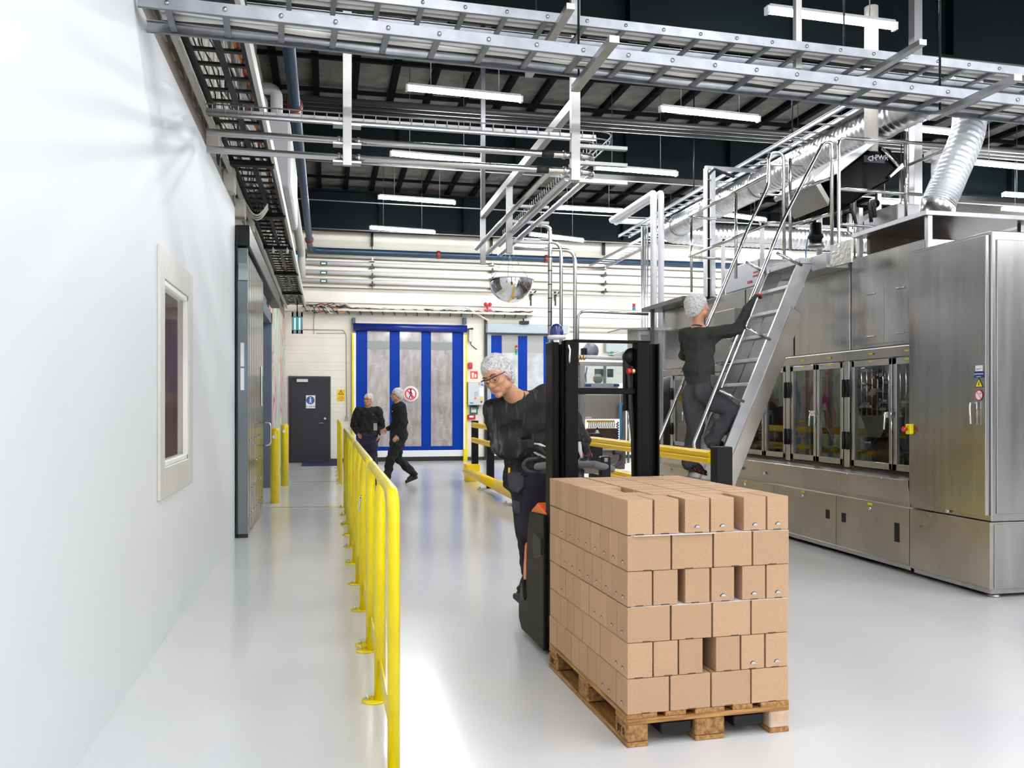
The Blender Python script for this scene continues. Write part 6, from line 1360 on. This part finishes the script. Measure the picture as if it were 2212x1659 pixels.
def hand_prims(w, d, nrm, L=.185, curl=(.5, .5, .5, .5), thumb=1, spread=.12, fat=1., tc=.6):
    """w wrist, d direction of the metacarpals, nrm = palm facing direction, thumb side = +-1 along d x nrm"""
    w = V(w); d = V(d).normalized(); n = V(nrm); n = (n - d * n.dot(d)).normalized(); s = d.cross(n).normalized() * thumb
    pl = L * .52; P_ = [sl(w + d * .01, w + d * pl, .030 * fat, .040 * fat, .016 * fat, .013 * fat, s, .012), cp(w - d * .03, w + d * .02, .027 * fat, .026 * fat, .015)]
    fl = [.40, .45, .42, .33]; tips = []
    for i in range(4):
        o = (1.5 - i) * .0195 * fat; b = w + d * (pl - (.006 if i in (0, 3) else 0)) + s * o; a = spread * (1.5 - i) * .5
        dd = (d + s * a).normalized(); q = b; c = curl[i]; ang = 0; ln = L * fl[i]
        for j, fr in enumerate((.48, .30, .24)):
            ang += c * (1.0, 1.15, .8)[j]
            e_ = dd * math.cos(ang) + n * math.sin(ang); q2 = q + e_ * ln * fr
            r = (.0098, .0088, .0078)[j] * fat; P_.append(cp(q, q2, r, r * .9, .004)); q = q2
        tips.append(q)
    b = w + d * .028 + s * .022 * fat; t1 = b + (d * .62 + s * .68 + n * .30 * tc).normalized() * .046 * fat; t2 = t1 + (d * .85 + s * .15 + n * (.25 + .5 * tc)).normalized() * .034; t3 = t2 + (d * .8 - s * .15 + n * (.2 + .7 * tc)).normalized() * .026
    P_ += [cp(b, t1, .014 * fat, .0115 * fat, .010), cp(t1, t2, .0112 * fat, .0100 * fat, .004), cp(t2, t3, .0100 * fat, .0085 * fat, .004)]
    return P_, tips
def person(name, label, J, head, loc, handL, handR, shirt=SHIRT, trous=TROUS, res=.0045, gres=.007, gloves=True, bulk=1., seed=1, sleeve=1., shirt_hem=.0, fat_leg=1.):
    """J: joints in world space (neck, chest, waist, pelvis, shL/R, elL/R, wrL/R, hipL/R, knL/R, anL/R, toeL/R); L = the person's own left"""
    t = thing('person', label, 'person', loc)
    side = (J['shR'] - J['shL']).normalized(); hs = (J['hipR'] - J['hipL']).normalized(); b = bulk
    H = head; nb = H.p(0, -.018, -.055); P_ = H.prims()
    P_ += [cp(nb, J['neck'], .052, .060, .025), cp(J['neck'], J['shL'] * .35 + J['neck'] * .65 - UP * .0, .05, .045, .03), cp(J['neck'], J['shR'] * .35 + J['neck'] * .65, .05, .045, .03)]
    body = P_ + [sl(J['chest'], J['waist'], .140 * b, .115 * b, .090 * b, .080 * b, side, .04), sl(J['waist'], J['pelvis'], .115 * b, .135 * b, .080 * b, .090 * b, hs, .04)]
    body = [x for x in body if not x[2]] + [x for x in body if x[2]]
    ins = []
    for q in 'LR':
        ins += [cp(J['sh' + q], J['el' + q], .042, .035), cp(J['el' + q], J['wr' + q], .034, .024), cp(J['neck'] * .4 + J['chest'] * .6, J['sh' + q], .06, .045, .03),
                cp(J['hip' + q], J['kn' + q], .068, .048), cp(J['kn' + q], J['an' + q], .046, .034), cp(J['pelvis'], J['hip' + q], .085, .075, .03)]
    hp = {}
    for q, hd in (('L', handL), ('R', handR)):
        w = J['wr' + q]; pr, tips = hand_prims(w, hd[0], hd[1], curl=hd[2], thumb=hd[3], fat=1.12 if gloves else 1.0, tc=hd[4] if len(hd) > 4 else .6); hp[q] = pr
        if not gloves: ins += pr
        else: ins += [sl(w, w + V(hd[0]).normalized() * .07, .022, .026, .012, .010, V(hd[0]).cross(V(hd[1])), .01)]
        ins += []
    for q in 'LR': ins += [cp(J['an' + q], J['toe' + q] * .7 + J['an' + q] * .3 - UP * .01, .032, .028)]
    allp = [x for x in body if not x[2]] + ins + [x for x in body if x[2]]
    bo = sdf_obj('body', SKIN, allp, res, t)
    # shirt
    W = wrinkles(seed, .0095, 19)
    S_ = [sl(J['chest'] + (J['neck'] - J['chest']) * .35, J['waist'], .172 * b, .152 * b, .112 * b, .112 * b, side, .04), sl(J['waist'], J['pelvis'] + (J['waist'] - J['pelvis']) * shirt_hem, .150 * b, .172 * b, .112 * b, .122 * b, hs, .05)]
    for q in 'LR':
        S_ += [cp(J['neck'] * .62 + J['chest'] * .38, J['sh' + q], .068 * b, .062 * b, .05), cp(J['sh' + q], J['el' + q], .066 * b * sleeve, .052 * b * sleeve, .03), cp(J['el' + q], J['wr' + q] * .93 + J['el' + q] * .07, .052 * b * sleeve, .037 * sleeve, .02)]
    fn = (H.f * .6 + UP * .3).normalized() if H.f.length else UP
    up_t = (J['neck'] - J['chest']).normalized()
    S_.append(el(J['neck'] + up_t * .040 + H.f * .012, (.074, .074, .046), I3, .012, True))
    sh = sdf_obj('shirt', shirt, S_, gres, t, W)
    # collar ring
    cst = J['neck'] + up_t * .006 + H.f * .010
    d_, x_, y_ = frame_of(up_t * 1.0 + H.f * .35)
    m = MB(); m.tube([cst + (x_ * math.cos(a) + y_ * math.sin(a)) * .068 for a in np.linspace(0, 2 * PI, 28)[:-1]], .009, 8, closed=True); m.build('collar', shirt, sh)
    # trousers
    W2 = wrinkles(seed + 3, .0115, 16)
    T_ = [sl(J['pelvis'] + (J['waist'] - J['pelvis']) * .42, J['pelvis'] - UP * .02, .150 * b, .172 * b, .108 * b, .122 * b, hs, .05)]
    for q in 'LR':
        T_ += [cp(J['pelvis'] * .3 + J['hip' + q] * .7, J['kn' + q], .105 * b * fat_leg, .073 * fat_leg, .035), cp(J['kn' + q], J['an' + q], .074 * fat_leg, .060 * fat_leg, .02)]
    tr_ = sdf_obj('trousers', trous, T_, gres, t, W2)
    # shoes
    for q in 'LR':
        an, to = J['an' + q], J['toe' + q]; d = (to - an); fl = V((d.x, d.y, 0)).normalized(); fd = d.normalized()
        heel = an - UP * .055 - fl * .045; nrm_side = fl.cross(UP)
        so = [sl(heel, to, .038, .044, .034, .026, nrm_side, .02), cp(an - UP * .0, an - UP * .05, .046, .05, .02), cp(an - UP * .02 + fl * .03, to - fd * .07 + UP * .01, .038, .034, .03)]
        s_ = sdf_obj('shoe', SHOE, so, .005, t)
        m = MB(); pts = []
        for k in range(14): pass
        up2 = fd.cross(nrm_side).normalized() * -1
        m.bar(heel - UP * .022, to - UP * .018 + fd * .02, .082, .016, up=UP); m.build('sole', RUBBER, s_, bevel=.01, seg=2)
    if gloves:
        for q in 'LR':
            w = J['wr' + q]; back = (J['el' + q] - w).normalized()
            g = sdf_obj('glove', GLOVEB, hp[q] + [cp(w + back * .055, w - back * .0, .036, .031, .012)], .003, t)
            g['side'] = q
    return t, bo, sh, tr_
def glove_trim(t, par, w, d, n, s, L=.185):
    """white or red panels on the back of a glove"""
    pass
# ---------------------------------------------------------------- truck driver, leaning out beside the mast
zz = 5.92
D = lambda u, v, z=zz: dz(u, v, z)
hd = Head(D(1074, 813, 5.78), FW * -1.0 - RT * .50 - UP * .42, UP * .87 - RT * .47 - FW * .25, 1.1)
J = dict(neck=D(1114, 860, 5.88), chest=D(1124, 898, 5.95), waist=D(1148, 968, 6.0), pelvis=D(1150, 1030, 6.02), shL=D(1172, 856, 5.98), shR=D(1072, 888, 5.93),
         elL=D(1234, 905, 5.98), elR=D(1086, 966, 5.90), wrL=D(1262, 955, 5.80), wrR=D(1152, 966, 5.76), hipL=D(1180, 1045, 6.05), hipR=D(1132, 1045, 6.02),
         knL=D(1190, 1140, 6.00), knR=D(1141, 1150, 5.98), anL=D(1200, 1240, 6.22), anR=D(1146, 1232, 6.22), toeL=D(1190, 1275, 6.02), toeR=D(1128, 1272, 6.08))
dn = -UP
drv, bo, sh, tr_ = person('person', 'man in charcoal shirt and white hair net leaning out beside the truck mast, looking down', J, hd, (*P(.3, 2.3).xy, .165),
    ((-FW * .5 + RT * .15 + dn * 1.0), -FW * .6 + dn * .4 - RT * .5, (.45, .5, .5, .5), 1), ((RT * 1.0 - UP * .18 - FW * .35), -UP * .9 + RT * -.1 - FW * .3, (.55, .55, .6, .6), -1), shirt=ds, seed=4, bulk=1.17, sleeve=1.22, fat_leg=1.12)
hd.details(drv, bo, closed=True); hd.hair(drv, HAIRG); hd.net(drv)
# safety glasses
GF = mat('glasses_black', (.012, .012, .012), .25); GLN = glassmat('lens', (.93, .93, .92), .03)
m = MB(); pts = [hd.p(x, y, z) for x, y, z in ((-.077, .0, .012), (-.075, .05, .014), (-.066, .088, .018), (-.036, .110, .020), (0, .114, .014), (.036, .110, .020), (.066, .088, .018), (.075, .05, .014), (.077, .0, .012))]
m.tube(pts, .0032, 8); gl = m.build('safety_glasses', GF, drv)
for q in (-1, 1):
    m = MB(); o_ = [hd.p(q * (.036 + .029 * math.cos(a)), .108 - .012 * max(0, math.cos(a)), .003 + .018 * math.sin(a)) for a in np.linspace(0, 2 * PI, 22)[:-1]]
    m.add(o_, [tuple(range(len(o_)))]); m.build('lens', GLN, gl); m = MB(); m.tube(o_, .0012, 6, closed=True); m.build('lens_rim', GF, gl)
m = MB(); m.ball(hd.p(0, .118, .006), .006 * 1, 10, 8); m.build('nose_pad', mat('pad_yellow', (.8, .6, .03), .3), gl)
# glove panels
for q, (w, d) in (('L', (J['wrL'], V((-FW * .5 + RT * .15 - UP)).normalized())), ('R', (J['wrR'], (RT - UP * .18 - FW * .35).normalized()))):
    m = MB()
    if q == 'L':
        for k in range(3): a = w + d * (.08 + .0) - FW * .035 + RT * (-.025 + .028 * k); m.tube([a, a + d * .03], .004, 6)
        m.build('glove_red_mark', GLOVER, drv); m = MB(); m.tube([w + d * .0 - RT * .034 - FW * .02, w + d * .06 - RT * .040 - FW * .02, w + d * .12 - RT * .035 - FW * .02], [.012, .014, .010], 8)
    else:
        m.tube([w + UP * .022 - FW * .02, w + d * .05 + UP * .024 - FW * .02, w + d * .10 + UP * .012 - FW * .02], [.008, .012, .008], 8)
        m.tube([w - UP * .030 - FW * .01, w + d * .05 - UP * .045 - FW * .02, w + d * .09 - UP * .055 - FW * .02], [.006, .009, .006], 8)
    m.build('glove_white_panel', GLOVEW, drv)
# holster pocket and seams on the trousers
m = MB(); m.prism([D(1095, 1018, 5.90), D(1132, 1020, 5.86), D(1132, 1052, 5.85), D(1120, 1066, 5.85), D(1100, 1056, 5.87)], FW * .05); m.build('holster_pocket', mat('pocket_grey', (.055, .052, .07), .9), drv, bevel=.012, seg=2)
m = MB(); m.prism([D(1106, 1080, 5.91), D(1124, 1084, 5.885), D(1124, 1112, 5.885), D(1107, 1106, 5.90)], FW * .03); m.build('thigh_pocket', mat('pocket_grey', (.075, .073, .09)), drv, bevel=.008, seg=2)
m = MB(); m.tube([D(1100, 1010, 5.90), D(1100, 1022, 5.90)], .008, 6); m.build('yellow_pen', YELP, drv)
# ---------------------------------------------------------------- climber on the ladder, seen from behind
z2 = 8.70
D = lambda u, v, z=z2: dz(u, v, z + .24)
hd = Head(D(1509, 664, 8.72), RT * 1.0 + FW * .35 + UP * .18, UP * 1 - RT * .12, 1.02)
J = dict(neck=D(1508, 708, 8.72), chest=D(1510, 742, 8.72), waist=D(1510, 795, 8.72), pelvis=D(1516, 838, 8.74), shL=D(1482, 722, 8.86), shR=D(1545, 722, 8.60),
         elL=D(1481, 768, 9.06), elR=D(1592, 712, 8.52), wrL=D(1500, 770, 9.28), wrR=D(1622, 655, 8.50), hipL=D(1500, 850, 8.80), hipR=D(1528, 850, 8.66),
         knL=D(1500, 928, 8.82), knR=D(1580, 892, 8.66), anL=D(1490, 996, 8.86), anR=D(1540, 950, 8.64), toeL=D(1522, 1020, 8.90), toeR=D(1550, 967, 8.80))
J['toeR'] = D(1566, 966, 8.74)
clm, bo, sh, tr2 = person('person', 'person in charcoal shirt, grey trousers and hair net climbing the steel ladder', J, hd, (*D(1515, 1020, 8.8).xy, .86),
    (RT * .6 + UP * .5 + FW * .4, RT, (.9, .9, .9, .9), 1), (RT * .55 + UP * .85 + FW * .05, FW * .3 + RT * .9 - UP * .5, (.75, .8, .8, .8), 1), seed=11, bulk=1.06, shirt=mat('shirt_grey', (.045, .048, .045), .9, spec=.1, bump=.5, bscale=15), trous=mat('trousers_slate', (.068, .066, .076), .9, spec=.1, bump=.5, bscale=14), fat_leg=1.25, sleeve=1.12)
hd.details(clm, bo); hd.hair(clm, HAIRB); hd.net(clm, puff=.012)
m = MB(); m.prism([D(1533, 808, 8.56), D(1556, 812, 8.53), D(1560, 838, 8.53), D(1545, 842, 8.53), D(1536, 836, 8.54)], FW * .05); m.build('back_pocket', mat('pocket_slate', (.09, .09, .10), .9), clm, bevel=.012, seg=2)
m = MB()
for q in range(3): a = D(1499 + 9 * q, 1010 + 4 * q, 8.80); m.tube([a, a + RT * .02 - UP * .03], .004, 6)
m.build('shoe_red_stripe', GLOVER, clm)
w = J['wrR']; d = (RT * .55 + UP * .85).normalized(); m = MB(); m.tube([w + d * .10 - FW * .03 + RT * .01, w + d * .10 - FW * .02 + RT * .05], .012, 8); m.build('glove_red_tip', GLOVER, clm)
# ---------------------------------------------------------------- two people walking by the blue door
def walker_person(label, u, vfoot, H, facing, seed, trous, glance, arm, cap, stride):
    base = aZ(u, vfoot, 0); f = V(facing).normalized(); s = f.cross(UP); k = H / 1.8
    B = lambda a, b_, z: base + f * a * k + s * b_ * k + UP * z * k
    J = dict(neck=B(.02, 0, 1.50), chest=B(.0, 0, 1.36), waist=B(0, 0, 1.12), pelvis=B(0, 0, .95), shL=B(0, -.19, 1.43), shR=B(0, .19, 1.43),
             hipL=B(0, -.09, .90), hipR=B(0, .09, .90))
    st_ = stride
    J.update(knL=B(.16 * st_, -.09, .50), anL=B(.26 * st_, -.09, .09), toeL=B(.26 * st_ + .17, -.10, .035), knR=B(.03 * st_, .09, .50), anR=B(-.30 * st_, .09, .17), toeR=B(-.30 * st_ + .15, .10, .04))
    if arm == 'swing': J.update(elL=B(-.05, -.24, 1.16), wrL=B(.06, -.22, .93), elR=B(-.06, .24, 1.15), wrR=B(.20, .17, 1.02))
    else: J.update(elL=B(-.08, -.27, 1.14), wrL=B(.05, -.20, .98), elR=B(-.08, .27, 1.14), wrR=B(.05, .20, .98))
    hd = Head(B(.045, 0, 1.665), glance, UP, k)
    nm = (-s, s)
    t, bo, sh, tr = person('person', label, J, hd, base, ((f * .6 - UP), s, (.35, .4, .45, .5), 1), ((f * .8 - UP * .35), -s, (.35, .4, .45, .5), -1), trous=trous, res=.0065, gres=.011, gloves=False, seed=seed, bulk=1.2 * k, sleeve=1.35, fat_leg=1.2)
    hd.details(t, bo); m = MB(); m.tube([hd.p(x, y, .012) for x, y in ((-.076, 0), (-.068, .085), (0, .108), (.068, .085), (.076, 0))], .004, 6); m.build('glasses', GF, t)
    hd.net(t); hd.hair(t, cap)
    c = J['chest'] + f * .13 * k; m = MB(); m.obox(c + f * .004 - s * .05, s * .045, UP * .008, f * .003); m.build('chest_print', mat('print_grey', (.55, .55, .55), .6), sh)
    return t, J, f, s, B
HG = mat('hair_light_grey', (.45, .44, .42), .7); HS = mat('hair_shaved', (.42, .30, .24), .6)
w1 = walker_person('bald man with glasses in a black shirt walking behind the yellow railing', 795, 1040, 1.74, -FW * .9 + RT * .25, 21, mat('trousers_navy', (.022, .020, .040), .85), -FW * 1 - RT * .35, 'pockets', HS, .45)
m = MB(); c = w1[1]['wrL'] * 1.0; fdir, sdir = w1[2], w1[3]; c = w1[4](.155, -.13, 1.12); m.obox(c, sdir * .035, UP * .07, fdir * .006); m.build('id_card', mat('card_grey', (.45, .42, .42), .4), w1[0])
w2 = walker_person('man with grey hair and black trousers striding left past the blue roll door', 862, 1046, 1.84, -RT * 1.0 - FW * .30, 31, mat('trousers_black', (.008, .008, .009), .85), -RT * 1 - FW * .25, 'swing', HG, 1.0)
# ================================================================ CAMERA, WORLD, VIEW
cam = bpy.data.cameras.new('camera'); cam.sensor_width = 36; cam.lens = FPX / 2212 * 36; cam.shift_y = 45.5 / 2212
cam.clip_start = .05; cam.clip_end = 200
co = bpy.data.objects.new('camera', cam); COL.objects.link(co); co.location = EYE; co.rotation_euler = (PI / 2, 0, -YAW); S.camera = co
w = bpy.data.worlds.new('daylight'); S.world = w; w.use_nodes = True
w.node_tree.nodes['Background'].inputs['Color'].default_value = (.95, .97, 1, 1)
w.node_tree.nodes['Background'].inputs['Strength'].default_value = 1.6
S.view_settings.view_transform = 'Standard'; S.view_settings.look = 'None'; S.view_settings.gamma = 1; S.view_settings.use_curve_mapping = False
S.view_settings.exposure = 1.05
try:
    S.cycles.use_denoising = True; S.cycles.adaptive_threshold = .06; S.cycles.adaptive_min_samples = 16; S.cycles.max_bounces = 6; S.cycles.diffuse_bounces = 3; S.cycles.glossy_bounces = 4; S.cycles.transparent_max_bounces = 10
    S.cycles.sample_clamp_indirect = 6; S.cycles.caustics_reflective = False
except Exception: pass
